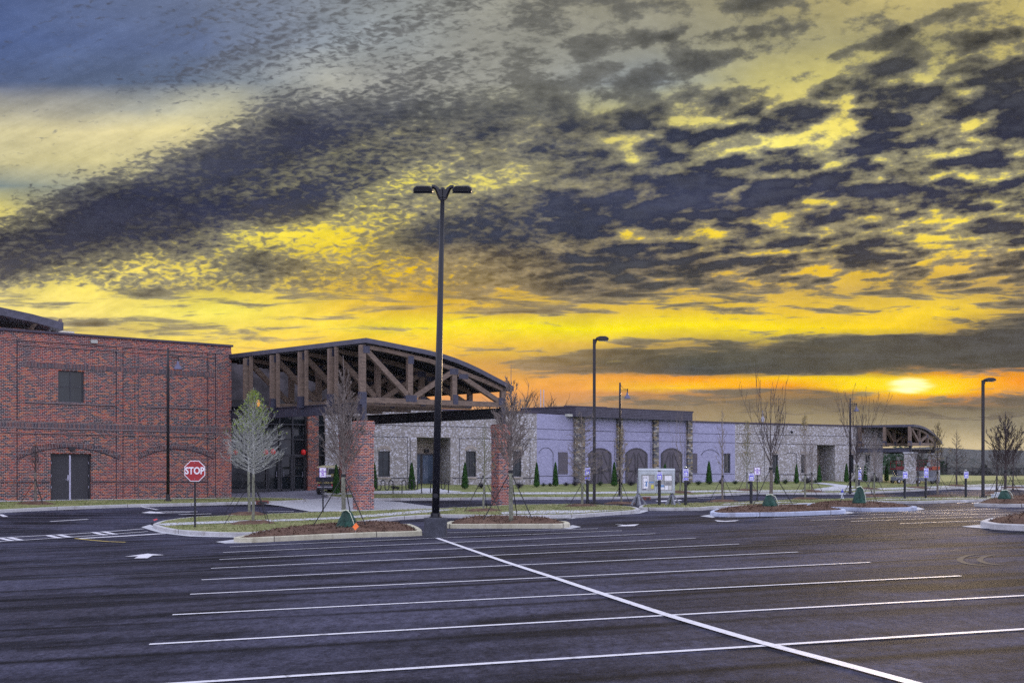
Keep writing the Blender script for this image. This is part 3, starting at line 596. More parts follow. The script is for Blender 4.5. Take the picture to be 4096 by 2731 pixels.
# painted stall lines
L = [((1790,2130),(2391,2113.8)),((920,2186),(2487,2121.8)),((891.5,2209.5),(2621,2133.8)),((877.5,2237.4),(2782.4,2151.7)),((844,2272.7),(2956,2175.6)),((806,2319),(3190.8,2207.6)),((760.5,2376.8),(3480.8,2249)),((690,2459),(3843,2303.3)),((597.6,2577.5),(4300,2371)),((560,2744),(4300,2504))]
for a, b in L: strip('stall_line', [a, b], .10, .008, M['white_paint'])
strip('stall_divider_line', [(1747,2152),(2024,2249),(2199,2306),(2398,2373),(2672,2463),(3024,2567),(3350,2654),(3633,2731),(3800,2776)], .115, .014, M['white_paint'])
for a, b in [((2900,2070),(3990,2036)),((3095,2073),(4150,2038)),((3244,2081),(4150,2051)),((3403,2085),(4150,2061)),((3598,2094),(3925,2081)),((3374,2051),(3997,2033))]: strip('stall_line', [a, b], .10, .008, M['white_paint'])
strip('stall_divider_line', [(3600,2047),(4150,2061)], .12, .014, M['white_paint'])
for k in range(5): strip('hatch_line', [(3640+k*62,2012),(3700+k*62,2006)], .12, .008, M['white_paint'])
# crosswalk, stop bar and lane marks on the drive at the left
strip('crosswalk_line', [(-80,2154),(200,2140),(400,2128),(575,2114)], .14, .008, M['white_paint'])
strip('crosswalk_line', [(-80,2169),(200,2153),(400,2139),(592,2125)], .14, .008, M['white_paint'])
for u, v in ((0,2158),(38,2156),(190,2147),(232,2144),(372,2135),(412,2132),(-60,2162)): strip('crosswalk_bar', [(u,v-6),(u+50,v+5)], .2, .014, M['white_paint'])
strip('stop_bar', [(318,2153),(500,2143),(658,2133)], .40, .008, M['white_paint'])
strip('lane_arc', [(300,2153),(370,2160),(430,2165),(502,2168)], .10, .008, M['yellow_paint'])
for a, b, w in [((200,2085),(352,2076),.16),((715,2057.5),(845,2054),.16),((563,2026),(630,2038),.16),((0,2057),(23,2066),.2),((1070,2046),(1176,2044),.14),((2470,2008),(2560,2006),.12),((2790,1992),(2860,1991),.12),((3080,1994),(3150,1993),.12),((2900,1981),(2960,1979),.12)]: strip('lane_dash', [a, b], w, .008, M['white_paint'])
strip('turn_arrow_shaft', [(600,2050),(640,2047),(700,2046),(790,2046)], .22, .008, M['white_paint']); flat('turn_arrow_head', [(565,2051),(600,2045),(640,2049),(660,2053),(600,2053)], .016, M['white_paint'])
strip('turn_arrow_shaft', [(640,2052),(700,2050),(760,2049)], .12, .008, M['white_paint'])
for px in ([(498,2226),(590,2214),(658,2219.5),(611,2221),(590,2232),(537,2233),(553,2224)], [(2458,2096),(2500,2099),(2557,2096),(2538,2103),(2500,2104),(2468,2104),(2490,2100)], [(2858,2080),(2900,2083),(2957,2080),(2940,2084),(2905,2086),(2870,2085)], [(2620,2002),(2680,2000),(2720,1998),(2730,2001),(2640,2006)]):
    flat('lane_arrow', px, .008, M['white_paint'], spacing=.5)
# curved tyre marks
def arc(cu, cv, ru, rv, a0, a1, w, k=10): strip('tyre_mark', [(cu+ru*math.cos(R(a0+(a1-a0)*i/k)), cv+rv*math.sin(R(a0+(a1-a0)*i/k))) for i in range(k+1)], w, .004, M['tyre_mark'], n=2)
arc(3960,2238,120,24,100,250,.10); arc(4030,2238,110,22,100,240,.10)
strip('tyre_mark', [(2900,2128),(3400,2118),(3900,2100),(4150,2092)], .12, .004, M['tyre_mark']); strip('tyre_mark', [(2900,2188),(3300,2170),(3800,2146),(4150,2128)], .10, .004, M['tyre_mark']); strip('tyre_mark', [(2400,2105),(2700,2088),(3000,2076)], .10, .004, M['tyre_mark'])
strip('tyre_mark', [(-20,2265),(400,2250),(900,2229)], .08, .004, M['tyre_mark']); strip('tyre_mark', [(-20,2322),(500,2302),(850,2288)], .08, .004, M['tyre_mark'])
# grass blades along the lawns
def blades(N=52000):
    b = MB(); rr = random.random
    ars = [abs(area(P)) for P, _ in GR]; tot = sum(ars)
    for (P, dz), A in zip(GR, ars):
        n = int(N*A/tot); x0, y0 = np.min(P, 0); x1, y1 = np.max(P, 0); k = int(n*max(1, (x1-x0)*(y1-y0)/max(A, .1)))
        k = min(k, 400000); xs = np.random.RandomState(3).uniform(x0, x1, k); ys = np.random.RandomState(4).uniform(y0, y1, k)
        ok = inside(P, xs, ys); xs, ys = xs[ok][:n], ys[ok][:n]; zs = np.concatenate([terr(xs[i:i+4000], ys[i:i+4000]) for i in range(0, len(xs), 4000)]) if len(xs) else []
        for x, y, z in zip(xs, ys, zs):
            h = random.uniform(.02, .075); w = random.uniform(.012, .03); a = rr()*3.14; c, s = math.cos(a)*w, math.sin(a)*w; l = random.uniform(-.04, .04)
            b.quad((x-c, y-s, z+dz), (x+c, y+s, z+dz), (x+l, y+l, z+dz+h))
    tag(b.build('grass', M['grass_blade'], fix=False), 'short patchy winter grass on the medians and lawns', 'grass', kind='stuff')
blades()
def chips():
    b = MB()
    for k, (P, md) in MULCH_Z.items():
        x0, y0 = np.min(P, 0); x1, y1 = np.max(P, 0); n = int(min(5000, abs(area(P))*160)); rs = np.random.RandomState(5)
        xs, ys = rs.uniform(x0, x1, n*2), rs.uniform(y0, y1, n*2); ok = inside(P, xs, ys); xs, ys = xs[ok][:n], ys[ok][:n]; de = dist_edge(P, xs, ys); zs = terr(xs, ys)+.11+md*(1-np.exp(-de/.55))
        for x, y, z in zip(xs, ys, zs):
            l = random.uniform(.03, .09); a = random.random()*6.28; t = random.uniform(-.5, .9)
            d = Vector((math.cos(a), math.sin(a), t))*l; w = Vector((-math.sin(a), math.cos(a), 0))*.012; p = Vector((x, y, z))
            b.quad(p-w, p+w, p+w+d, p-w+d)
    tag(b.build('wood_chips', M['mulch'], fix=False), 'loose brown bark chips strewn over the planting islands', 'mulch', kind='stuff')
chips()
# ================================================================ BUILDINGS
class Plane:
    """vertical plane through two plan points; local x along it, y away from the viewer, z up"""
    def __init__(s, A, B):
        s.A = Vector((A[0], A[1])); d = Vector((B[0], B[1]))-s.A; s.L = d.length; s.d = d.normalized(); s.rz = math.atan2(d.y, d.x); s.n = Vector((-s.d.y, s.d.x))
    def px(s, u, v, off=0.0):
        t = (u-CX)/F; a = s.A+s.n*off           # X = t*Y
        k = (t*a.y-a.x)/(s.d.x-t*s.d.y); Y = a.y+k*s.d.y
        return k, EYE-(v-HY)/F*Y
    def s(s_, u, off=0.0): return s_.px(u, HY, off)[0]
    def pt(s, x, off=0.0): p = s.A+s.d*x+s.n*off; return p
def uY(u, Y): return ((u-CX)/F*Y, Y)
def wall(name, mat, root, s0, s1, z0, z1, holes=(), y=0.0, depth=.35, back=None, arch=None):
    """wall face with real openings and reveals; holes are (s0, s1, z0, z1); back closes it as a box of that depth"""
    b = MB(); xs = sorted({s0, s1, *[h[0] for h in holes], *[h[1] for h in holes]}); zs = sorted({z0, z1, *[h[2] for h in holes], *[h[3] for h in holes]})
    xs = [x for x in xs if s0 <= x <= s1]; zs = [z for z in zs if z0 <= z <= z1]
    for i in range(len(xs)-1):
        for j in range(len(zs)-1):
            cx, cz = (xs[i]+xs[i+1])/2, (zs[j]+zs[j+1])/2
            if any(h[0] < cx < h[1] and h[2] < cz < h[3] for h in holes): continue
            b.quad((xs[i], y, zs[j]), (xs[i+1], y, zs[j]), (xs[i+1], y, zs[j+1]), (xs[i], y, zs[j+1]))
    for h in holes:
        a, c, e, f = h[:4]; d = h[4] if len(h) > 4 else depth
        b.quad((a, y, e), (a, y+d, e), (a, y+d, f), (a, y, f)); b.quad((c, y, e), (c, y, f), (c, y+d, f), (c, y+d, e))
        b.quad((a, y, f), (a, y+d, f), (c, y+d, f), (c, y, f)); b.quad((a, y, e), (c, y, e), (c, y+d, e), (a, y+d, e))
    if back:
        b.quad((s0, y, z0), (s0, y, z1), (s0, back, z1), (s0, back, z0)); b.quad((s1, y, z0), (s1, back, z0), (s1, back, z1), (s1, y, z1)); b.quad((s0, back, z0), (s0, back, z1), (s1, back, z1), (s1, back, z0))
    return b.build(name, mat, root, fix=False)
def ringpoly(outer, inner, y0, y1):
    b = MB(); n = len(outer)
    for P in (outer, inner):
        for yy in (y0, y1): b.v += [(x, yy, z) for x, z in P]
    for k in range(n):
        j = (k+1) % n
        b.f += [(k, j, 2*n+j, 2*n+k), (n+k, n+j, 3*n+j, 3*n+k), (k, j, n+j, n+k), (2*n+k, 2*n+j, 3*n+j, 3*n+k)]
    return b
def window(root, s0, s1, z0, z1, y, nx=2, nz=3, gl='dark_glass', name='window', fw=.06, mat='frame_dark'):
    b = MB(); b.box((s0, y-.04, z0), (s0+fw, y+.04, z1)); b.box((s1-fw, y-.04, z0), (s1, y+.04, z1)); b.box((s0+fw, y-.04, z1-fw), (s1-fw, y+.04, z1)); b.box((s0+fw, y-.04, z0), (s1-fw, y+.04, z0+fw))
    for i in range(1, nx): x = s0+(s1-s0)*i/nx; b.box((x-fw*.4, y-.03, z0+fw), (x+fw*.4, y+.03, z1-fw))
    for j in range(1, nz): z = z0+(z1-z0)*j/nz; b.box((s0+fw, y-.028, z-fw*.35), (s1-fw, y+.028, z+fw*.35))
    o = b.build(name, M[mat], root); MB().box((s0+.02, y+.005, z0+.02), (s1-.02, y+.015, z1-.02)).build('pane', M[gl], o); return o
def handle(parent, s, z, y, h=.35): 
    b = MB(); b.tube([(s, y, z), (s, y-.07, z), (s, y-.07, z+h), (s, y, z+h)], .014, 6); b.build('handle', M['astragal'], parent)
def lerp(a, b, t): return a+(b-a)*t

# ---- red brick building at the left
def red_building():
    pl = Plane((-25.8, 58.5), (-15.94, 66.0)); SX = -14.0; L = pl.L; z0, zt = .15, 9.03
    r = thing('brick_building', (pl.A.x, pl.A.y, 0), 'tall red brick building with grey double doors behind the stop sign', 'building', rz=pl.rz)
    def S(u): return pl.s(u)
    wx0, wz1 = pl.px(233, 1481); wx1, wz0 = pl.px(336, 1611); dx0, dz1 = pl.px(203, 1813); dx1, dz0 = pl.px(366, 1996)
    door_z0 = .46
    wall('wall', M['red_brick'], r, SX, L, z0, zt, [(wx0, wx1, wz0, wz1, .18), (dx0, dx1, door_z0, dz1, .35)], back=24)
    MB().box((SX+.2, .3, zt-.7), (L-.3, 23.7, zt-.5)).build('roof', M['roof_membrane'], r)
    MB().box((SX-.06, -.09, zt), (L+.09, .42, zt+.11)).build('coping', M['coping_metal'], r)
    MB().box((SX, -.16, z0), (L+.05, -.0, .44)).build('footing', M['concrete'], r)
    window(r, wx0, wx1, wz0, wz1, .14, 2, 2)
    # doors
    d = MB(); fw = .07; d.box((dx0, .2, door_z0), (dx0+fw, .33, dz1)); d.box((dx1-fw, .2, door_z0), (dx1, .33, dz1)); d.box((dx0, .2, dz1-fw), (dx1, .33, dz1-.001)); fr = d.build('door_frame', M['frame_dark'], r)
    mid = (dx0+dx1)/2
    for a, c in ((dx0+fw, mid-.03), (mid+.03, dx1-fw)):
        q = MB().box((a, .25, door_z0+.02), (c, .30, dz1-fw)).build('door', M['dark_door'], r, bevel=.004)
        for zz in (.25, .5, .78): hx = dx1-fw-.02 if c > mid+.1 else dx0+fw; MB().box((hx, .235, lerp(door_z0, dz1, zz)), (hx+.03, .25, lerp(door_z0, dz1, zz)+.12)).build('hinge', M['astragal'], q)
        if c < mid: 
            h = MB(); h.box((c-.1, .225, door_z0+1.0), (c-.04, .25, door_z0+1.3)); h.bar((c-.06, .2, door_z0+1.06), (c-.22, .2, door_z0+1.05), .02, .02); h.build('handle', M['astragal'], q)
    MB().box((mid-.045, .235, door_z0+.02), (mid+.045, .26, dz1-fw)).build('astragal', M['astragal'], r)
    MB().box((dx0, -.02, .40), (dx1, .33, .462)).build('threshold', M['concrete'], r)
    MB().box((mid-.15, -.14, dz1+.18), (mid+.18, 0, dz1+.36)).build('wall_light', M['black_paint'], r)
    # soldier courses, corbel lines, pilaster strips (brick relief)
    def band(v0, v1, u0=-200, u1=925, o=.02, mat='soldier_brick'):
        za = pl.px(450, v1)[1]; zb = pl.px(450, v0)[1]; b_ = MB().box((max(SX, S(u0)), -o-.02, za), (min(L, S(u1)), .005, zb)).build('brick_band', M[mat], r); MB().box((max(SX, S(u0)), -.015, za-.03), (min(L, S(u1)), .003, za)).build('band_dark_line', M['joint_and_shade'], b_)  # each band gets a dark line along its lower edge
    band(1698, 1722); band(1467, 1484, 100, 860); band(1616, 1623, 100, 457, .035); band(1616, 1623, 582, 830, .035); band(1921, 1927, -200, 200, .03); band(1921, 1927, 366, 830, .03)
    band(1380, 1386, -200, 925, .035, 'red_brick'); band(1399, 1404, 70, 860, .03, 'red_brick'); band(1690, 1696, -200, 925, .035, 'red_brick'); band(1735, 1740, -200, 925, .035, 'red_brick')
    for u0, u1 in ((-90, 66), (466, 493), (538, 553), (862, 925)):
        MB().box((max(SX, S(u0)), -.03, .44), (min(L+.03, S(u1)), .004, zt-.3)).build('pilaster', M['red_brick'], r)
    for u in (491, 466, 553, 862, 830, 68): x = S(u); MB().box((x-.012, -.036, .5), (x+.012, .002, zt-.35)).build('control_joint', M['joint_and_shade'], r)
    for (u0, u1, vb, vt) in ((62, 486, 1817, 1768), (550, 862, 1816, 1775)):
        sa, za = pl.px(u0, vb); sb, zb = pl.px(u1, vb); zc = pl.px((u0+u1)/2, vt)[1]; hw = (sb-sa)/2; zz = (za+zb)/2; rise = zc-zz; rad = (hw*hw+rise*rise)/(2*rise); cx, cz = (sa+sb)/2, zc-rad; ang = math.asin(hw/rad)
        b = MB(); n = 40
        for i in range(n):      # each soldier brick of the arch is one block in the relief
            a0 = -ang+2*ang*i/n+.0012; a1 = -ang+2*ang*(i+1)/n-.0012; P = []
            for rr_, aa in ((rad-.26, a0), (rad-.26, a1), (rad, a1), (rad, a0)): P.append((cx+rr_*math.sin(aa), cz+rr_*math.cos(aa)))
            b.prism(P, -.045-.008*(i % 2), .004)
        ar = b.build('brick_arch', M['soldier_brick'], r); q = MB()
        for i in range(n): a0, a1 = -ang+2*ang*i/n, -ang+2*ang*(i+1)/n; q.bar((cx+(rad-.275)*math.sin(a0), -.02, cz+(rad-.275)*math.cos(a0)), (cx+(rad-.275)*math.sin(a1), -.02, cz+(rad-.275)*math.cos(a1)), .05, .03, up=(0, 1, 0))
        q.build('arch_shadow_line', M['joint_and_shade'], ar)  # painted shadow line along the underside of the arch
    s_, z_ = pl.px(373, 1366); m = MB().box((s_-.17, -.2, z_-.1), (s_+.17, 0, z_+.08)).build('wall_light', M['lens'], r)
    # upper storey set back under an oversailing curved roof
    off = 5.0; a, zz0 = pl.px(-300, 1330, off); e, _ = pl.px(195, 1330, off)
    wall('upper_wall', M['red_brick'], r, SX, e, zt-.4, 9.8, back=18, y=off)
    pr = [(-320, 1195), (-120, 1212), (0, 1228), (130, 1256), (254, 1290)]; top = [pl.px(u, v, off-1.4) for u, v in pr]
    P = top+[(x, z-.42) for x, z in top[::-1]]
    MB().prism(P, off-1.4, 20).build('curved_roof', M['slate_metal'], r)
    for u in (125, 220): s_, z_ = pl.px(u, 1310, off-.6); MB().bar((s_, off-.05, z_-.25), (s_+.15, off-1.2, z_+.35), .14, .2).build('roof_bracket', M['timber'], r)
    for (u0, u1, vt, o) in ((215, 298, 1320, 9), (413, 456, 1341, 4)):
        sa, zt_ = pl.px(u0, vt, o); sb, _ = pl.px(u1, vt, o); MB().box((sa, o, zt-.5), (sb, o+1.2, zt_)).build('rooftop_unit', M['beige_unit'], r, bevel=.02)
red_building()

# ---- timber bow-truss entrance canopy
def canopy(name, label, C1, C2, Ld, nt, spacing, zt, pier_h, px, pier_mat, z_beam, w_t=.30, first=0, piers=((0, 0), (1, 0)), inner_pier=None, slab_ext=.35):
    """C1 high corner, C2 low corner of the front truss; Ld direction in which the trusses repeat"""
    pl = Plane(C1, C2); r = thing(name, (pl.A.x, pl.A.y, 0), label, 'canopy', rz=pl.rz)
    # repeat direction in local axes
    l = Vector((Ld[0]*pl.d.x+Ld[1]*pl.d.y, Ld[0]*pl.n.x+Ld[1]*pl.n.y)).normalized()
    Lc = [pl.px(u, v) for u, v in px['roof']]
    th = px.get('fascia', .22)
    # roof: the bowed section swept back
    e0, e1 = -slab_ext, nt*spacing+.4; b = MB(); n = len(Lc)
    for e in (e0, e1):
        for x, z in Lc+[(x, z-th) for x, z in Lc[::-1]]: b.v.append((x+l.x*e, l.y*e, z))
    N = 2*n; b.f += [tuple(range(N)), tuple(range(2*N-1, N-1, -1))]+[(i, (i+1) % N, N+(i+1) % N, N+i) for i in range(N)]
    b.build('roof', M['slate_metal'], r)
    # ribbed deck under the roof
    b = MB()
    for k in range(30):
        x_, z_ = None, None
        t = (k+.5)/30*(n-1); i = min(int(t), n-2); f = t-i; x_ = lerp(Lc[i][0], Lc[i+1][0], f); z_ = lerp(Lc[i][1], Lc[i+1][1], f)-th-.03
        b.bar((x_+l.x*(e0+.1), l.y*(e0+.1), z_), (x_+l.x*(e1-.1), l.y*(e1-.1), z_), .09, .05)
    b.build('roof_deck', M['deck'], r)
    for k in range(first, nt):
        o = (l.x*k*spacing, l.y*k*spacing)
        def P(u, v): x, z = pl.px(u, v); return (x+o[0], o[1], z)
        tr = MB()
        for (a, c, w) in px['members']: tr.bar(P(*a), P(*c), w, w_t*.8, up=(0, 1, 0))
        for i in range(len(px['chord'])-1): tr.bar(P(*px['chord'][i]), P(*px['chord'][i+1]), w_t*.72, w_t*.8, up=(0, 1, 0))
        t = tr.build('truss', M['timber'], r, bevel=.01 if k < 2 else 0)
        for (u, v, w, h) in px['plates']:
            pb = MB(); x, y, z = P(u, v); pb.box((x-w/2, y-w_t*.45, z-h/2), (x+w/2, y+w_t*.45, z+h/2))
            for a_ in (-1, 1):
                for c_ in (-1, 0, 1): pb.box((x+a_*w*.3-.012, y-w_t*.45-.02, z+c_*h*.32-.012), (x+a_*w*.3+.012, y-w_t*.45+.001, z+c_*h*.32+.012))
            pb.build('gusset_plate', M['plate_steel'], t)
    # steel beams along both sides
    for (x, z0, z1, mt) in ((Lc[0][0]+.12, z_beam[0], z_beam[1], 'steel'), (px['x2'], z_beam[2], z_beam[3], 'black_beam')):
        b = MB(); e = nt*spacing
        for i in range(2): pass
        zm = (z0+z1)/2
        b.bar((x, 0, zm), (x+l.x*e, l.y*e, zm), .03, z1-z0); b.bar((x, 0, z1-.02), (x+l.x*e, l.y*e, z1-.02), .22, .04); b.bar((x, 0, z0+.02), (x+l.x*e, l.y*e, z0+.02), .22, .04)
        for k in range(nt+1): q = k*spacing; b.box((x+l.x*q-.1, l.y*q-.015, z0+.04), (x+l.x*q+.1, l.y*q+.015, z1-.04))
        b.build('steel_beam', M[mt], r)
    return r, pl, l
def canopy1():
    C1, C2 = (-7.50, 58.3), (-.50, 62.6)
    px = {'roof': [(1446,1353),(1520,1367),(1600,1383),(1680,1399),(1745,1414),(1800,1432),(1850,1452),(1900,1475),(1950,1501),(2000,1527),(2036,1546)], 'fascia': .24,
          'members': [((1449,1380),(1449,1606),.32),((1638,1426),(1638,1590),.29),((1815,1482),(1815,1606),.29),((2010,1562),(2010,1606),.27),((1463,1400),(1634,1586),.26),((1652,1590),(1806,1488),.25),((1830,1496),(1992,1604),.25),((1451,1599),(2014,1619),.27)],
          'chord': [(1470,1388),(1555,1404),(1636,1424),(1715,1443),(1793,1470),(1866,1497),(1940,1526),(2010,1558)],
          'plates': [(1449,1592,.36,.62),(1641,1594,.62,.34),(1640,1440,.32,.4),(1462,1398,.36,.36),(1818,1598,.3,.5),(1812,1486,.5,.3),(1850,1506,.55,.25),(2003,1606,.4,.4)], 'x2': 0}
    pl = Plane(C1, C2); px['x2'] = pl.s(2009)
    r, pl, l = canopy('entrance_canopy', 'large bowed timber truss canopy standing on two orange brick piers', C1, C2, (-.745, .667), 5, 2.45, 0, 0, px, 'orange_brick', (4.86, 5.42, 4.80, 5.36))
    # tall thin posts on the open side, one before each truss
    for k in range(1, 5):
        q = k*2.45-.42; x = .0
        MB().box((x+l.x*q-.08, l.y*q-.08, 5.42), (x+l.x*q+.08, l.y*q+.08, 8.32)).build('mullion_post', M['timber'], r)
    # steel stubs and brick piers
    x2 = px['x2']
    w = .80
    def pier(x, y, zb, ztp, nm='brick_pier'):
        b = MB(); b.box((x-w/2, y-w/2, zb), (x+w/2, y+w/2, ztp)).build(nm, M['orange_brick'], r)
        MB().box((x-w/2-.03, y-w/2-.03, ztp-.48), (x+w/2+.03, y+w/2+.03, ztp-.05)).build('pier_cap', M['soldier_brick'] if 0 else M['orange_brick'], r)
        MB().box((x-w/2-.03, y-w/2-.03, zb+1.25), (x+w/2+.03, y+w/2+.03, zb+1.38)).build('pier_band', M['orange_brick'], r)
    def post(x, y, z0, z1, s=.25):
        b = MB(); b.box((x-s/2, y-s/2, z0), (x+s/2, y+s/2, z1)); b.box((x-.2, y-.2, z0), (x+.2, y+.2, z0+.04)); b.build('steel_post', M['steel'], r)
    pier(.05, 0, -.25, 4.46); post(0.05, 0, 4.46, 5.45)
    pier(x2-.05, .0, -.1, 4.48); post(x2, 0, 4.48, 5.45)
    q = 12.0; xx, yy = l.x*q*.9, l.y*q*.9; 
    w3 = Vector(uY(1391, 70.0))-pl.A; p3 = Vector((w3.dot(pl.d), w3.dot(pl.n))); pier(p3.x, p3.y, .2, 4.46); post(p3.x, p3.y, 4.46, 5.4)
    # amber lamp under the roof
    s_, z_ = pl.px(967, 1617, 3.0)
    MB().lathe([(.05, 0), (.11, .08), (.11, .30), (.05, .36)], 10, (l.x*8.9+.1, l.y*8.9, 5.55)).build('lamp', M['amber_lamp'], r, smooth=True)
canopy1()

# ---- glazed lobby front behind the canopy
def lobby():
    pl = Plane(uY(880, 71.5), uY(1318, 74.6)); L = pl.L
    r = thing('glass_lobby', (pl.A.x, pl.A.y, 0), 'dark glazed lobby front with doors under the timber canopy', 'glass front', rz=pl.rz)
    z0, z1 = .70, 6.2
    S = lambda u: pl.s(u)
    MB().box((0, .06, z0), (L, .08, z1)).build('pane', M['lobby_glass'], r)
    b = MB(); us = [885, 1000, 1066, 1118, 1170, 1222, 1270, 1312]
    for u in us: x = S(u); b.box((x-.05, -.06, z0), (x+.05, .05, z1))
    for v in (1697, 1757, 1819): z = pl.px(1170, v)[1]; b.box((0, -.045, z-.045), (L, .045, z+.045))
    b.box((0, -.055, z0), (L, .05, z0+.22)); b.box((0, -.055, z1-.2), (L, .05, z1)); b.build('mullions', M['frame_dark'], r)
    for a, c in ((1066, 1118), (1118, 1170), (1170, 1222), (1222, 1270)):
        sa, sb = S(a)+.07, S(c)-.07; zt = pl.px(1170, 1822)[1]
        fr = MB(); fr.box((sa, -.08, z0+.02), (sa+.07, -.02, zt)); fr.box((sb-.07, -.08, z0+.02), (sb, -.02, zt)); fr.box((sa, -.08, zt-.08), (sb, -.02, zt)); fr.box((sa, -.08, z0+.02), (sb, -.02, z0+.2)); fr.box((sa, -.07, z0+1.0), (sb, -.03, z0+1.05))
        d = fr.build('door', M['frame_dark'], r); handle(d, sb-.16 if a in (1066, 1170) else sa+.16, z0+.95, -.08)
    x0, x1 = S(1226), S(1268); MB().box((x0, -.35, z0), (x1, .3, 5.9)).build('brick_pillar', M['red_brick'], r)
    MB().box((0, .5, z0), (L, .6, 5.9)).build('back_wall', M['interior'], r); MB().box((0, .09, z1), (L, 8, z1+.25)).build('ceiling', M['deck'], r)
    MB().box((-1, 1.2, z1), (pl.s(1545, 1.2), 1.6, 8.95)).build('upper_wall', M['interior'], r)
    z = pl.px(1150, 1693)[1]; MB().box((S(1075), .1, z-.12), (S(1290), .2, z+.06)).build('bulkhead', M['brown_panel'], r)
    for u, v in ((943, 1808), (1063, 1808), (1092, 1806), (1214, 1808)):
        s_, zz = pl.px(u, v, -.1); MB().lathe([(.02, -.17), (.14, -.12), (.16, 0), (.13, .12), (.03, .18)], 10, (s_, -.12, zz)).build('red_glow_spot', M['red_glow'], r, smooth=True)  # red spots at the lobby glass, given an added glow of their own
lobby()

# ---- the long low building
PLAN = {'b1': ((-11.76, 74.43), (1.74, 81.6)), 'b2': ((1.74, 81.6), uY(2294, 84.2)), 'b3': (uY(2294, 84.2), uY(2764, 90.7)), 'b4': (uY(2764, 90.7), uY(2940, 93.0)), 'b5': (uY(2940, 93.0), uY(3531, 100.0))}
def joint_lines(pl, r, vs, u0, u1, y=-.012, h=.035):  # dark joint lines laid on the wall face
    for v in vs:
        z = pl.px((u0+u1)/2, v)[1]; MB().box((pl.s(u0), y, z-h/2), (pl.s(u1), .004, z+h/2)).build('wall_joint', M['joint_and_shade'], r)
def vjoint(pl, r, u, v0, v1, y=-.012): x, za = pl.px(u, v0); zb = pl.px(u, v1)[1]; MB().box((x-.015, y, zb), (x+.015, .004, za)).build('wall_joint', M['joint_and_shade'], r)
def arch_pts(sa, sb, zs, rise, n=16, inset=0):
    hw = (sb-sa)/2; rad = (hw*hw+rise*rise)/(2*rise); cx, cz = (sa+sb)/2, zs+rise-rad; a = math.asin(min(1, hw/rad)); return [(cx+(rad-inset)*math.sin(-a+2*a*i/n), cz+(rad-inset)*math.cos(-a+2*a*i/n)) for i in range(n+1)]
def blind_arch(pl, r, u0, u1, vs, vt, vb=None):
    sa, zs = pl.px(u0, vs); sb = pl.s(u1); zt = pl.px((u0+u1)/2, vt)[1]; P = arch_pts(sa, sb, zs, max(zt-zs, .1)); b = MB()
    for a, c in zip(P, P[1:]): b.bar((a[0], -.008, a[1]), (c[0], -.008, c[1]), .03, .03, up=(0, 1, 0))
    if vb:
        zb = pl.px(u1, vb)[1]; b.bar((sb, -.008, zs), (sb, -.008, zb), .03, .03)
    b.build('blind_arch', M['joint_and_shade'], r)
def dark_window(pl, r, u0, u1, v0, v1, gl='dark_glass', y=.12):
    sa, zt = pl.px(u0, v0); sb, zb = pl.px(u1, v1); window(r, sa, sb, zb, zt, y, 2, 3, gl); return (sa, sb, zb, zt, .16)
def glass_door(r, s0, s1, z0, z1, y, leaves=2, gl='blue_glass'):
    for k in range(leaves):
        a, c = lerp(s0, s1, k/leaves)+.01, lerp(s0, s1, (k+1)/leaves)-.01; f = .09
        b = MB(); b.box((a, y-.03, z0), (a+f, y+.03, z1)); b.box((c-f, y-.03, z0), (c, y+.03, z1)); b.box((a+f, y-.03, z1-f), (c-f, y+.03, z1)); b.box((a+f, y-.03, z0), (c-f, y+.03, z0+.22))
        d = b.build('door', M['frame_dark'], r); MB().box((a+.03, y+.004, z0+.03), (c-.03, y+.012, z1-.03)).build('pane', M[gl], d); handle(d, (c-.16 if k == 0 and leaves > 1 else a+.16), z0+.95, y-.03, .4)
def whitewash_left():
    pl = Plane(*PLAN['b1']); L = pl.L; r = thing('whitewashed_building', (pl.A.x, pl.A.y, 0), 'mottled whitewashed brick wing with three windows seen through the timber canopy', 'building', rz=pl.rz)
    H = []; zb0, zt = .3, 6.12
    for u0, u1 in ((1513, 1560), (1863, 1905), (2051, 2086)):
        H.append(dark_window(pl, r, u0, u1, 1803, 1906)); sa, zz = pl.px(u0-3, 1803); sb = pl.s(u1+3); 
        b = MB(); P = arch_pts(sa, sb, zz, .16, 12); Q = [(x, z+.2) for x, z in P]; b.prism(P+Q[::-1], -.03, .005); b.build('window_arch', M['plain_tan_brick'], r)
        MB().box((sa, -.05, pl.px(u0, 1909)[1]-.08), (sb, .02, pl.px(u0, 1909)[1])).build('sill', M['plain_tan_brick'], r)
    ra, rzt = pl.px(1668, 1748); rb = pl.s(1802); D = 2.0; H.append((ra, rb, .55, rzt, D))
    wall('wall', M['white_brick'], r, -.2, L, zb0, zt, H, back=14)
    wall('recess_wall', M['plain_tan_brick'], r, ra, rb, .55, rzt, y=D-.003)
    sa = ra+.15; glass_door(r, sa, sa+1.95, .92, 3.25, D-.12)
    MB().box((sa-.08, D-.2, .9), (sa, D-.01, 3.33)).build('door_frame', M['frame_dark'], r)
    s_, z_ = pl.px(1702, 1803, D); MB().box((s_-.1, D-.18, z_-.1), (s_+.2, D-.01, z_+.12)).build('wall_light', M['black_paint'], r)
    joint_lines(pl, r, [1702], 1330, 1968); joint_lines(pl, r, [1745], 1330, 1630); joint_lines(pl, r, [1755], 1838, 2147); joint_lines(pl, r, [1712], 1968, 2147)
    for u in (1630, 1641, 1838, 2120, 1968): vjoint(pl, r, u, 1750, 1945)
    joint_lines(pl, r, [1911], 1330, 1660, -.02, .05); joint_lines(pl, r, [1911], 1810, 2147, -.02, .05)
    MB().box((-.2, -.08, zt), (L+.06, .4, zt+.12)).build('coping', M['coping_metal'], r); MB().box((0, .4, zt-.4), (L-.1, 13.9, zt-.25)).build('roof', M['roof_membrane'], r)
whitewash_left()
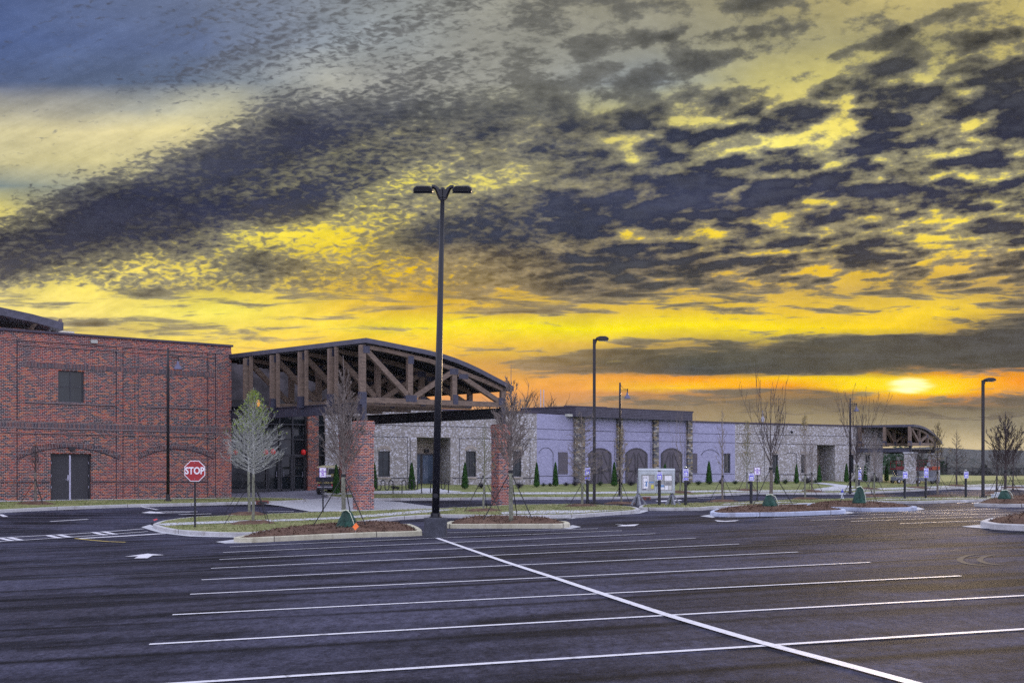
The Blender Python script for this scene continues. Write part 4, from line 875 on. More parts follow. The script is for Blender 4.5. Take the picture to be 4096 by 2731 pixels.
def lavender():
    A, B = PLAN['b3']; pl = Plane(A, B); L = pl.L
    r = thing('painted_brick_building', (pl.A.x, pl.A.y, 0), 'lavender grey painted brick building with arched barn doors and stone pilasters', 'building', rz=pl.rz)
    H = []; zt = 6.0; doors = [(2355, 2443), (2503, 2587), (2645, 2726)]
    P2 = []
    for u0, u1 in doors:
        sa, zs = pl.px(u0, 1815); sb = pl.s(u1); ztp = pl.px((u0+u1)/2, 1793)[1]; H.append((sa, sb, .95, zs, .12)); P2.append((sa, sb, zs, ztp))
    wall('wall', M['lavender_brick'], r, 0, L, .4, zt, H, back=14)
    for sa, sb, zs, ztp in P2:
        A_ = arch_pts(sa, sb, zs, ztp-zs); poly = [(sa, 1.0)]+A_+[(sb, 1.0)]
        sm = (sa+sb)/2
        d = MB().prism([(sa+.04, 1.0)]+[(x, z-.03) for x, z in arch_pts(sa+.04, sb-.04, zs, ztp-zs)]+[(sb-.04, 1.0)], -.03, .11).build('barn_door', M['brown_panel'], r)
        b = MB()
        for a, c in ((sa, sm-.02), (sm+.02, sb)):
            b.box((a+.05, -.055, 1.0), (a+.17, -.032, zs)); b.box((c-.17, -.055, 1.0), (c-.05, -.032, zs)); b.box((a+.05, -.055, 2.05), (c-.05, -.032, 2.18)); b.box((a+.05, -.055, 1.0), (c-.05, -.032, 1.2))
            m = 1 if a == sa else -1
            b.bar(((a if m < 0 else c)-m*.1 if 0 else lerp(a, c, .85 if m < 0 else .15), -.044, 2.2), (lerp(a, c, .2 if m < 0 else .8), -.044, zs+.15), .10, .022, up=(0, 1, 0))
            b.bar((lerp(a, c, .85 if m < 0 else .15), -.044, 1.2), (lerp(a, c, .2 if m < 0 else .8), -.044, 2.05), .10, .022, up=(0, 1, 0))
        b.build('bracing', M['brown_panel_dark'], d)
        h = MB()
        for m in (-1, 1): h.tube([(sm+m*.12, -.06, 1.9), (sm+m*.12, -.13, 1.95), (sm+m*.12, -.13, 2.3), (sm+m*.12, -.06, 2.35)], .02, 6); h.box((sa+.05 if m < 0 else sb-.6, -.07, 2.08), (sa+.6 if m < 0 else sb-.05, -.056, 2.14))
        h.build('handle', M['black_paint'], d)
        tr = MB(); Pa = arch_pts(sa-.0, sb+.0, zs, ztp-zs, 20); 
        for a, c in zip(Pa, Pa[1:]): tr.bar((a[0], -.02, a[1]), (c[0], -.02, c[1]), .09, .09, up=(0, 1, 0))
        tr.box((sa-.04, -.06, 1.0), (sa+.04, .0, zs)); tr.box((sb-.04, -.06, 1.0), (sb+.04, .0, zs)); tr.build('door_frame', M['brown_panel_dark'], r)
    for u0, u1 in ((2294, 2333), (2465, 2484), (2609, 2628), (2745, 2763)):
        a, c = pl.s(u0), pl.s(u1); MB().box((max(a, -.12), -.22, .6), (c, .01, zt-.02)).build('stone_pilaster', M['ledge_stone'], r)
    for u0, u1 in ((2333, 2465), (2484, 2609), (2628, 2745)):
        joint_lines(pl, r, [1724+(u0-2333)*.018], u0, u1); joint_lines(pl, r, [1762+(u0-2333)*.012], u0+5, u1-6); vjoint(pl, r, u0+5, 1764, 1925); vjoint(pl, r, u1-6, 1764, 1925)
    # side bays
    plb = Plane(*PLAN['b2']); 
    def sub(pl2, nm, holes, z0, z1, ext=0):
        o = bpy.data.objects.new(nm, None)
        return o
    inv = Matrix.Rotation(-pl.rz, 4, 'Z') @ Matrix.Translation((-pl.A.x, -pl.A.y, 0))
    def bay(pl2, feats, zt2, cop):
        # build in the bay's own frame, then bring the vertices into this building's frame
        T = inv @ Matrix.Translation((pl2.A.x, pl2.A.y, 0)) @ Matrix.Rotation(pl2.rz, 4, 'Z'); before = set(bpy.data.objects)
        H2 = []
        for kind, u0, u1, v0, v1 in feats:
            sa, z1 = pl2.px(u0, v0); sb, z0 = pl2.px(u1, v1 or v0)
            if kind == 'shutter':
                b = MB().box((sa, -.04, z0), (sb, .01, z1)); b.box((sa, -.055, lerp(z0, z1, .74)), (sb, -.041, lerp(z0, z1, .78))); b.box((sa, -.055, lerp(z0, z1, .18)), (sb, -.041, lerp(z0, z1, .22))); b.build('shutter_panel', M['brown_panel'], r)
            elif kind == 'win': H2.append(dark_window(pl2, r, u0, u1, v0, v1))
            elif kind == 'arch': blind_arch(pl2, r, u0, u1, v0+22, v0, v1)
        wall('wall', M['lavender_brick'], r, 0, pl2.L, .4, zt2, H2)
        if cop: MB().box((0, -.08, zt2), (pl2.L, .3, zt2+.12)).build('coping', M['coping_metal'], r); MB().box((0, .3, zt2-.4), (pl2.L, 12, zt2-.3)).build('roof', M['roof_membrane'], r)
        joint_lines(pl2, r, feats_j[pl2][0:2], *feats_j[pl2][2:4]); joint_lines(pl2, r, [feats_j[pl2][4]], *feats_j[pl2][2:4])
        for o in set(bpy.data.objects)-before:
            if o.type == 'MESH': 
                o.matrix_local = T if o.parent == r else Matrix.Identity(4)
    p4 = Plane(*PLAN['b4']); feats_j = {plb: [1717, 1757, 2148, 2292, 1903], p4: [1734.5, 1768.5, 2766, 2938, 1895]}
    bay(plb, [('shutter', 2233, 2270, 1807, 1895), ('arch', 2155, 2212, 1789, 1900)], 6.1, False); bay(p4, [('shutter', 2764, 2788, 1812, 1891), ('win', 2895, 2922, 1813, 1891), ('arch', 2804, 2876, 1797, None)], 5.93, True)
    # deep dark fascia box of the raised roof
    z0, z1 = 5.99, 6.66
    def loc(p): q = inv @ Vector((p[0], p[1], 0)); return (q.x, q.y)
    P = [loc(uY(2302, 83.2)), loc(uY(2770, 89.9)), loc(uY(2750, 100)), loc(uY(2085, 96)), loc(uY(2085, 85.6))]
    MB().slab(P, z0, z1).build('fascia', M['slate_metal'], r)
    b = MB(); 
    for k in range(5):
        zz = z0+.1+k*.115
        for a, c in ((0, 1), (4, 0)): 
            p, q = Vector((*P[a], zz)), Vector((*P[c], zz)); n = Vector((0, -1, 0)) if a == 0 else Vector((-.5, -.8, 0)); b.bar(p+n*.01, q+n*.01, .03, .03)
    b.build('fascia_ribs', M['coping_metal'], r)
    b = MB(); cx_, cy_ = sum(p[0] for p in P)/5, sum(p[1] for p in P)/5; b.slab([(lerp(p[0], cx_, -.012), lerp(p[1], cy_, -.012)) for p in P], z1+.001, z1+.07); b.build('fascia_cap', M['coping_metal'], r)
    s_, z_ = pl.px(2283, 1661, -1.2); f = MB().box((s_-.22, -1.2, z_-.08), (s_+.18, -.8, z_+.10)).build('flood_light', M['lens'], r, bevel=.02)
    # higher roof box behind
    Q = [loc(uY(2255, 99)), loc(uY(2428, 101)), loc(uY(2428, 108)), loc(uY(2255, 107))]; MB().slab(Q, 6.7, 7.75).build('roof_monitor', M['coping_metal'], r)
    MB().slab([loc(uY(2086, 97)), loc(uY(2222, 98)), loc(uY(2222, 104)), loc(uY(2086, 103))], 6.7, 7.45).build('rooftop_unit', M['roof_membrane'], r)
    for u in (2163, 2175): x, y = loc(uY(u, 96.5)); MB().tube([(x, y, 6.6), (x, y, 8.9)], .035, 6).build('vent_pipe', M['hub_grey'], r)
lavender()
def whitewash_right():
    pl = Plane(*PLAN['b5']); L = pl.L; r = thing('whitewashed_building', (pl.A.x, pl.A.y, 0), 'long mottled whitewashed brick wing with a recessed doorway right of the painted building', 'building', rz=pl.rz)
    H = []; zt = 5.93
    for u0, u1 in ((3089, 3113), (3204, 3225), (3395, 3416), (3461, 3481)): 
        H.append(dark_window(pl, r, u0, u1, 1817, 1891)); sa, zz = pl.px(u0-2, 1817); sb = pl.s(u1+2); P = arch_pts(sa, sb, zz, .13, 8); MB().prism(P+[(x, z+.16) for x, z in P[::-1]], -.03, .005).build('window_arch', M['plain_tan_brick'], r)
    ra, rzt = pl.px(3268, 1778); rb = pl.s(3340); D = 2.0; H.append((ra, rb, .6, rzt, D))
    wall('wall', M['white_brick'], r, 0, L, .5, zt, H, back=13); wall('recess_wall', M['plain_tan_brick'], r, ra, rb, .6, rzt, y=D-.003)
    glass_door(r, ra+.05, ra+1.05, 1.15, 3.35, D-.1, 1)
    s_, z_ = pl.px(3280, 1818, D); MB().box((s_-.1, D-.15, z_-.08), (s_+.14, D-.01, z_+.1)).build('wall_light', M['black_paint'], r)
    joint_lines(pl, r, [1741], 2945, 3529); joint_lines(pl, r, [1775], 3080, 3268); joint_lines(pl, r, [1772], 2945, 3080); joint_lines(pl, r, [1897], 3080, 3262, -.02, .05); joint_lines(pl, r, [1779], 3343, 3529)
    for u in (3058, 3240, 3300, 3500): vjoint(pl, r, u, 1790, 1925)
    blind_arch(pl, r, 3140, 3186, 1815, 1810, 1890)
    MB().box((-.02, -.08, zt), (L+.06, .4, zt+.12)).build('coping', M['coping_metal'], r); MB().box((0, .4, zt-.4), (L-.1, 12.9, zt-.3)).build('roof', M['roof_membrane'], r)
    s_, z_ = pl.px(3160, 1725); b = MB(); b.bar((s_, 0, z_), (s_, -.25, z_+.02), .05, .05); b.lathe([(.02, .02), (.1, 0), (.1, -.12), (.03, -.18)], 10, (s_, -.25, z_)); b.build('wall_camera', M['black_paint'], r)
    s_, z_ = pl.px(3051, 1680, 1.5); _, z2 = pl.px(3051, 1655, 1.5); b = MB(); b.tube([(s_, 1.5, zt-.3), (s_, 1.5, z2+.25)], .03, 6); b.lathe([(.04, -.02), (.13, .06), (.14, .3), (.06, .45), (.03, .55)], 10, (s_, 1.5, z_-.15)); b.build('roof_vent', M['hub_grey'], r)
whitewash_right()
def canopy2():
    C1, C2 = (33.30, 97.2), (36.5, 101.5)
    px = {'roof': [(3638,1697),(3660,1700),(3682,1707),(3704,1719),(3724,1736),(3740,1753),(3753,1768)], 'fascia': .2,
          'members': [((3639,1705),(3639,1775),.30),((3675,1722),(3675,1772),.26),((3708,1745),(3708,1774),.24),((3734,1766),(3734,1778),.24),((3643,1712),(3672,1768),.24),((3677,1768),(3703,1743),.24),((3711,1748),(3731,1768),.22),((3636,1776),(3742,1778),.26)],
          'chord': [(3642,1709),(3665,1714),(3686,1723),(3704,1735),(3722,1750),(3738,1765)],
          'plates': [(3639,1772,.34,.4),(3674,1772,.5,.3),(3705,1744,.4,.25),(3734,1774,.34,.34)], 'x2': 0}
    pl = Plane(C1, C2); px['x2'] = pl.s(3736)
    r, pl, l = canopy('side_canopy', 'small bowed timber truss canopy on stone clad piers at the far right end', C1, C2, (-.93, .36), 4, 2.0, 0, 0, px, 'white_brick', (3.75, 4.1, 3.75, 4.1), w_t=.28)
    w = .8; x2 = px['x2']
    for k, (x, y) in enumerate(((.0, 0), (x2, 0), (x2+l.x*7.5, l.y*7.5))):
        MB().box((x-w/2, y-w/2, .9), (x+w/2, y+w/2, 3.62)).build('brick_pier', M['white_brick'], r); MB().box((x-w/2-.06, y-w/2-.06, 3.62), (x+w/2+.06, y+w/2+.06, 3.74)).build('pier_cap', M['concrete'], r)
        MB().box((x-.11, y-.11, 3.74), (x+.11, y+.11, 4.45)).build('steel_post', M['black_beam'], r)
canopy2()
HAZE = .00004
# ================================================================ OBJECTS
def base(u, v, dz=.15): p = at(u, v, dz); return p, F/p[1]         # ground point and pixels per metre there
# ---- lamps
def double_lamp():
    p, k = base(1742, 2149, 0); x, y, z = p
    r = thing('street_lamp', p, 'tall black twin head lamp post on a round dark concrete base', 'street lamp')
    h = (2149-752)/k; lean = (1771-1742)/k; H0 = (2149-2069)/k
    MB().lathe([(.325, -.05), (.325, .05), (.325, H0-.06), (.325, H0-.02), (.315, H0-.004), (.305, H0), (.25, H0), (.1, H0)], 40).build('concrete_base', M['base_grey'], r, smooth=True)
    b = MB(); b.box((-.17, -.17, H0), (.17, .17, H0+.03)); b.lathe([(.14, H0+.03), (.13, H0+.12), (.10, H0+.13)], 20)
    for a in range(4): t = R(45+90*a); b.lathe([(.02, H0+.03), (.02, H0+.14)], 6, (.2*math.cos(t)*.8, .2*math.sin(t)*.8, 0))
    b.build('base_plate', M['black_paint'], r)
    b = MB(); b.tube([(0, 0, H0+.03), (lean*.45, 0, H0+(h-H0)*.45), (lean, 0, h)], [.108, .098, .058], 20); pole = b.build('pole', M['black_paint'], r, smooth=True)
    MB().lathe([(.07, 0), (.07, .01)], 14).build('hand_hole_cover', M['black_paint'], pole).matrix_local = Matrix.Translation((.01, -.105, H0+.62)) @ Matrix.Rotation(R(90), 4, 'X')
    for m in (-1, 1):
        b = MB(); zt = h-.06; pts = [(lean+m*.04, 0, h-.28), (lean+m*.10, 0, h-.17), (lean+m*.17, 0, h-.02), (lean+m*.24, 0, h+.03), (lean+m*.31, 0, h+.035)]
        b.tube(pts, [.09, .075, .065, .06, .055], 10); b.box((lean+m*.04-.05, -.06, h-.34), (lean+m*.04+.05, .06, h-.05)); b.build('arm', M['black_paint'], r, smooth=False)
        c = Vector((lean+m*.55, 0, h)); ex = .27; b = MB()
        prof = [(-ex, 0), (-ex, .10), (-ex+.04, .15), (-ex+.10, .18), (ex-.10, .18), (ex-.04, .15), (ex, .10), (ex, 0)]
        rot = Matrix.Translation(c) @ Matrix.Rotation(R(14), 4, 'X')
        b.prism(prof, -.24, .24); hd = b.build('lamp_head', M['black_paint'], r, bevel=.03); hd.matrix_local = rot @ Matrix.Translation((0, 0, -.12))
        q = MB().box((-.02 if m > 0 else -.24, -.21, -.034), (.24 if m > 0 else .02, .05, -.031)).build('lens', M['lens'], hd)
        MB().box((-ex, -.246, -.03), (ex, .246, 0)).build('lens_frame', M['black_paint'], hd)
simple('base_grey', (.045,.048,.062), .85, var=.25, scale=8, bmp=.4)
double_lamp()
def single_lamp(u, v, vt, label):
    p, k = base(u, v); r = thing('street_lamp', p, label, 'street lamp', 'single head parking lot lamps'); h = (v-vt)/k
    MB().bar((0, 0, -.1), (0, 0, h), .15, .15).build('pole', M['bronze_paint'], r); MB().box((-.17, -.17, 0), (.17, .17, .1)).build('base_plate', M['bronze_paint'], r)
    b = MB(); b.bar((.03, 0, h-.28), (.12, 0, h-.02), .12, .10); b.build('arm', M['bronze_paint'], r)
    pr = [(.06, -.02), (.1, .07), (.3, .14), (.62, .14), (.78, .06), (.8, -.04), (.55, -.08), (.3, -.08)]
    hd = MB().prism([(x*.95, z+h) for x, z in pr], -.2, .2).build('lamp_head', M['bronze_paint'], r, bevel=.03); MB().box((.25, -.15, h-.1), (.72, .15, h-.082)).build('lens', M['lens'], hd)
single_lamp(2377, 2014, 1356, 'tall black single head lamp post standing just left of the notice board')
single_lamp(3932, 1990, 1520, 'tall black single head lamp post near the far right planting island')
def bell_lamp(u, v, vt, label, s=1.0, pos=None, h=None):
    if pos is None: p, k = base(u, v); h = (v-vt)/k
    else: p = pos
    r = thing('street_lamp', p, label, 'street lamp', 'bell shade lamp posts'); q = h/7.4*s*.62
    MB().tube([(0, 0, -.1), (0, 0, h*.88), (0, 0, h)], [.085*s, .07*s, .055*s], 10).build('pole', M['bronze_paint'], r, smooth=True)
    MB().lathe([(.2, -.02), (.2, .04), (.11, .1), (.10, .35)], 12).build('base', M['bronze_paint'], r)
    a = MB(); za = h-.75*q; x1 = .80*q
    a.tube([(0, 0, za), (x1, 0, za)], .018*s, 6); a.tube([(0, 0, za-.17*q), (x1-.02, 0, za-.17*q)], .018*s, 6)
    a.tube([(.02, 0, h-.03), (.12*q, 0, h-.35*q), (.35*q, 0, h-.62*q), (.62*q, 0, h-.70*q), (x1, 0, h-.71*q)], .013*s, 6); a.tube([(x1, 0, za+.07), (x1, 0, za-.25*q)], .03*s, 8); a.build('arm', M['bronze_paint'], r)
    zb = za-.25*q; MB().lathe([(.05*q, 0), (.09*q, -.10*q), (.11*q, -.25*q), (.2*q, -.38*q), (.30*q, -.52*q), (.32*q, -.64*q), (.37*q, -.68*q), (.30*q, -.66*q)], 18, (x1-.03*q, 0, zb)).build('lamp_shade', M['shade_metal'], r, smooth=True)
simple('shade_metal', (.11,.11,.18), .35, .3)
bell_lamp(672, 2003, 1392, 'slim bell shade lamp post standing against the red brick wall')
bell_lamp(2480, 1984, 1530, 'slim bell shade lamp post in front of the lavender building')
bell_lamp(3401, 1969, 1592, 'slim bell shade lamp post in front of the right whitewashed wing')
fp = (( 3787-CX)/F*192, 192, tz((3787-CX)/F*192, 192)); bell_lamp(0, 0, 0, 'distant small bell shade lamp post standing beside the metal fence', 1, fp, 3.3)
# ---- lettering
def text_obj(s, size, name, mat, parent, loc, sx=1.0, ext=.002, bold=0.0, y=0):
    cu = bpy.data.curves.new(name, 'FONT'); cu.body = s; cu.size = size; cu.align_x = 'CENTER'; cu.align_y = 'CENTER'; cu.extrude = ext; cu.offset = bold; cu.space_line = .95; cu.resolution_u = 3
    t = bpy.data.objects.new('tmp', cu); C.objects.link(t); dg = bpy.context.evaluated_depsgraph_get(); me = bpy.data.meshes.new_from_object(t.evaluated_get(dg)); bpy.data.objects.remove(t)
    o = bpy.data.objects.new(name, me); C.objects.link(o); me.materials.clear(); me.materials.append(mat); o.parent = parent
    o.matrix_local = Matrix.Translation(loc) @ Matrix.Rotation(R(90), 4, 'X') @ Matrix.Diagonal((sx, 1, 1, 1)); return o
def stop_sign():
    p, k = base(780, 2107); r = thing('stop_sign', p, 'red octagonal sign reading STOP on a slim dark post', 'stop sign'); zc = (2107-1883)/k; Rr = .76/2/math.cos(R(22.5))
    def octo(rad): return [(rad*math.cos(R(22.5+45*i)), zc+rad*math.sin(R(22.5+45*i))) for i in range(8)]
    MB().bar((0, 0, -.1), (0, 0, zc-.1), .055, .055).build('post', M['black_paint'], r)
    f = MB().prism(octo(Rr), -.036, -.031).build('sign_plate', M['sign_white'], r); MB().prism(octo(Rr*.935), -.040, -.0365).build('sign_face', M['sign_red'], f)
    text_obj('STOP', .36, 'lettering', M['sign_white'], f, (0, -.045, zc), .82, .003, .009)
    for dz in (-.29, .3): MB().lathe([(.012, 0), (.012, .006)], 8).build('bolt', M['hub_grey'], r).matrix_local = Matrix.Translation((0, -.042, zc+dz)) @ Matrix.Rotation(R(90), 4, 'X')
stop_sign()
def ada_sign(u, v, vt, vb, label, plate2=None, w=.34, rz=0):
    p, k = base(u, v); r = thing('accessible_parking_sign', p, label, 'parking sign', 'blue accessible parking signs', rz)
    z1, z0 = (v-vt)/k, (v-vb)/k; w = (z1-z0)*.66
    MB().tube([(0, .04, -.1), (0, .04, z1+.06)], .075, 10).build('post', M['black_paint'], r)
    MB().lathe([(.08, 0), (.06, .05), (.02, .07)], 10, (0, .04, z1+.06)).build('post_cap', M['lens'], r)
    f = MB().box((-w/2, -.05, z0), (w/2, -.04, z1)).build('sign_plate', M['sign_white'], r); q = .022
    MB().box((-w/2+q, -.056, z0+q), (w/2-q, -.051, z1-q)).build('sign_face', M['sign_blue'], f)
    H = z1-z0; text_obj('RESERVED\nPARKING', H*.13, 'lettering', M['sign_white'], f, (0, -.059, z1-H*.21), .95, .001, .002)
    cx, cz = 0, z0+H*.36; MB().box((-w*.27, -.0595, cz-H*.2), (w*.27, -.0565, cz+H*.2)).build('symbol_panel', M['sign_white'], f)
    b = MB(); s = H*.16; y = -.063          # wheelchair symbol
    b.tube([(cx+s*.62*math.cos(t)-s*.05, y, cz-s*.3+s*.62*math.sin(t)) for t in [R(100+28*i) for i in range(10)]], s*.1, 5)
    b.tube([(cx-s*.1, y, cz+s*.75), (cx-s*.05, y, cz), (cx+s*.45, y, cz-.02*s), (cx+s*.7, y, cz-s*.6)], s*.12, 5); b.lathe([(s*.02, -s*.1), (s*.15, 0), (s*.02, s*.1)], 8, (cx-s*.12, y, cz+s*1.0)); b.build('wheelchair_symbol', M['sign_blue'], f)
    text_obj('PERMIT REQUIRED', H*.065, 'lettering', M['sign_white'], f, (0, -.059, z0+H*.09), .9, .001, .001)
    if plate2:
        a, c = (v-plate2[0])/k, (v-plate2[1])/k; g = MB().box((-w/2, -.05, c), (w/2, -.04, a)).build('lower_plate', M['sign_white'], r, bevel=.003)
        MB().box((-w/2+.018, -.056, c+.018), (w/2-.018, -.051, a-.018)).build('sign_face', M['sign_blue'], g); text_obj('VAN\nACCESSIBLE', (a-c)*.30, 'lettering', M['sign_white'], g, (0, -.059, (a+c)/2), .8, .001, .001)
ada_sign(2350, 2014, 1869, 1902, 'blue wheelchair sign with a second plate beside the tangled bare tree', (1906, 1919))
ada_sign(2638, 2021, 1887, 1919, 'blue wheelchair sign on a post in front of the notice board')
ada_sign(2743, 2020, 1874, 1906, 'blue wheelchair sign with a second plate just right of the notice board', (1909, 1921))
ada_sign(3005, 2016, 1892, 1923, 'blue wheelchair sign beside the white no parking sign')
ada_sign(3437, 2000, 1877, 1905, 'blue wheelchair sign half hidden by the tree with the tall green bag', (1908, 1917), rz=R(35))
ada_sign(3620, 1994, 1885, 1913, 'blue wheelchair sign in front of the left pier of the side canopy')
ada_sign(3704, 1991, 1872, 1899, 'blue wheelchair sign with a second plate in front of the orange ended lift', (1901, 1910))
ada_sign(3864, 1988.5, 1885, 1912, 'blue wheelchair sign standing alone left of the far lamp post')
def no_park(u, v, vt, vb, label, rz):
    p, k = base(u, v, .15 if u > 2000 else .15); r = thing('no_parking_sign', p, label, 'parking sign', 'white no parking signs', rz)
    z1, z0 = (v-vt)/k, (v-vb)/k; w = .36 if (z1-z0) > .45 else .32
    MB().bar((0, 0, -.1), (0, 0, z1), .06, .04).build('post', M['black_paint'], r)
    f = MB().box((-w/2, -.036, z0), (w/2, -.028, z1)).build('sign_plate', M['sign_violet'], r); MB().box((-w/2+.015, -.040, z0+.015), (w/2-.015, -.037, z1-.015)).build('sign_face', M['sign_white'], f)
    text_obj('NO\nPARKING\nFIRE\nLANE', (z1-z0)*.20, 'lettering', M['sign_violet'], f, (0, -.043, (z0+z1)/2), .8, .001, .004)
no_park(1292, 2047, 1870, 1908, 'white sign reading NO PARKING FIRE LANE behind the golf cart tree', R(-14))
no_park(3029, 2004, 1869, 1898, 'white sign reading NO PARKING FIRE LANE left of the sparse upright tree', R(-10))
# ---- notice board
def notice_board():
    p, k = base(2628, 2019); r = thing('notice_board', p, 'large white framed glass notice board on weathered timber trestle feet', 'notice board', rz=R(4)); W_ = 1.86; z1, z0 = (2019-1881)/k, (2019-1973)/k; x0, x1 = -.96, .90
    b = MB(); b.box((x0, -.09, z0), (x1, .12, z1)); b.build('cabinet', M['board_metal'], r, bevel=.012)
    b = MB(); b.tube([(x0, .0, z1), (x1, .0, z1)], .10, 12); b.build('hood', M['board_metal'], r, smooth=False)
    mid = (x0+x1)/2
    for i, (a, c) in enumerate(((x0+.03, mid-.01), (mid+.01, x1-.03))):
        b = MB(); f = .11; b.box((a, -.125, z0+.03), (a+f, -.092, z1-.1)); b.box((c-f, -.125, z0+.03), (c, -.092, z1-.1)); b.box((a+f, -.125, z1-.1-f), (c-f, -.092, z1-.1)); b.box((a+f, -.125, z0+.03), (c-f, -.092, z0+.03+f)); d = b.build('door', M['board_metal'], r, bevel=.006)
        MB().box((a+f, -.098, z0+.03+f), (c-f, -.0925, z1-.1-f)).build('backing', M['paper_grey'], d)
        for zz in (.33, .45): MB().box((c-.06 if i == 0 else a+.02, -.15, z0+(z1-z0)*zz), (c-.02 if i == 0 else a+.06, -.126, z0+(z1-z0)*zz+.1)).build('latch', M['black_paint'], d)
        A0, A1, B0, B1 = a+f+.02, c-f-.02, z0+.03+f+.03, z1-.1-f-.03
        def sheet(u0, u1, v0, v1, mat, y=-.102, nm='sheet'): MB().box((lerp(A0, A1, u0), y, lerp(B0, B1, v0)), (lerp(A0, A1, u1), y+.003, lerp(B0, B1, v1))).build(nm, M[mat], d)
        if i == 0:
            sheet(.08, .56, .08, .95, 'sign_white', nm='site_plan'); sheet(.6, .98, .3, .95, 'paper_grey'); sheet(.6, .98, .48, .58, 'paper_blue', -.106); sheet(.76, .98, .1, .36, 'paper_yellow', -.106)
            b = MB()
            def ln(q, w_=.012):
                for s_, e_ in zip(q, q[1:]): b.bar((lerp(A0, A1, s_[0]), -.107, lerp(B0, B1, s_[1])), (lerp(A0, A1, e_[0]), -.107, lerp(B0, B1, e_[1])), w_, .004, up=(0, 1, 0))
            ln([(.14, .12), (.13, .86), (.44, .9), (.45, .6), (.54, .5), (.54, .12), (.3, .12)]); ln([(.13, .78), (.44, .82)]); ln([(.16, .5), (.4, .58)]); ln([(.16, .3), (.3, .32), (.36, .5)]); b.build('plan_lines', M['paper_ink'], d)
            sheet(.32, .45, .25, .6, 'paper_blue', -.1065); sheet(.08, .36, .02, .1, 'paper_ink', -.106)
        else:
            sheet(.05, .38, .42, .96, 'paper_grey'); sheet(.42, .98, .64, .97, 'sign_white'); sheet(.45, .96, .34, .6, 'paper_grey'); sheet(.06, .4, .05, .38, 'sign_white'); sheet(.45, .7, .03, .3, 'sign_white'); sheet(.74, .97, .03, .3, 'board_paper')
            b = MB()
            for j in range(6): zz = lerp(B0, B1, .38+.03*j); b.box((lerp(A0, A1, .5), -.1065, zz), (lerp(A0, A1, .9-.06*(j % 3)), -.105, zz+.006))
            b.box((lerp(A0, A1, .36), -.1065, lerp(B0, B1, .18)), (lerp(A0, A1, .385), -.105, lerp(B0, B1, .66))); b.build('print_lines', M['paper_ink'], d)
            sheet(.08, .36, .2, .36, 'paper_blue', -.107)
    for m, x in ((-1, x0+.0), (1, x1-.12)):
        MB().box((x-.05, -.02, -.05), (x+.05, .08, z1-.35 if m < 0 else z0+.02)).build('post', M['grey_timber'], r)
        b = MB(); b.bar((x, .03, .60), (x-.36, -.12, .0), .09, .07); b.bar((x, .03, .60), (x+.40, -.12, .0), .09, .07); b.bar((x, .1, .5), (x, .75, .0), .09, .06); b.bar((x, .0, .5), (x, -.62, .0), .09, .06); b.build('trestle', M['grey_timber'], r)
notice_board()
# ---- bicycle racks
def rack(u0, u1, v, vt, label):
    a, k = base(u0, v); c, _ = base(u1, v); pl = Plane(a, c); r = thing('bicycle_rack', (a[0], a[1], a[2]), label, 'bicycle rack', 'serpentine bicycle racks', pl.rz); L_ = pl.L; h = (v-vt)/k; n = 5; pts = [(0, 0, -.05)]; rr_ = L_/(2*n)
    lo = .22
    for i in range(n):
        cx = rr_*(2*i+1); top = i % 2 == 0
        for t in range(0, 9):
            an = math.pi-math.pi*t/8; pts.append((cx+rr_*math.cos(an), 0, (h-rr_+rr_*math.sin(an)) if top else (lo+rr_-rr_*math.sin(an))))
    pts.append((L_, 0, -.05)); MB().tube(pts, .03, 8).build('tube', M['black_paint'], r, smooth=True)
    for x in (0, L_): MB().lathe([(.09, 0), (.09, .02), (.04, .03)], 12, (x, 0, 0)).build('foot_plate', M['black_paint'], r)
rack(1492, 1572, 1973.5, 1920, 'black serpentine bicycle rack closest to the large brick pier'); rack(1608, 1686, 1972.5, 1919.5, 'black serpentine bicycle rack between the other two racks'); rack(1722, 1794, 1971, 1919, 'black serpentine bicycle rack partly hidden behind the twin head lamp post')
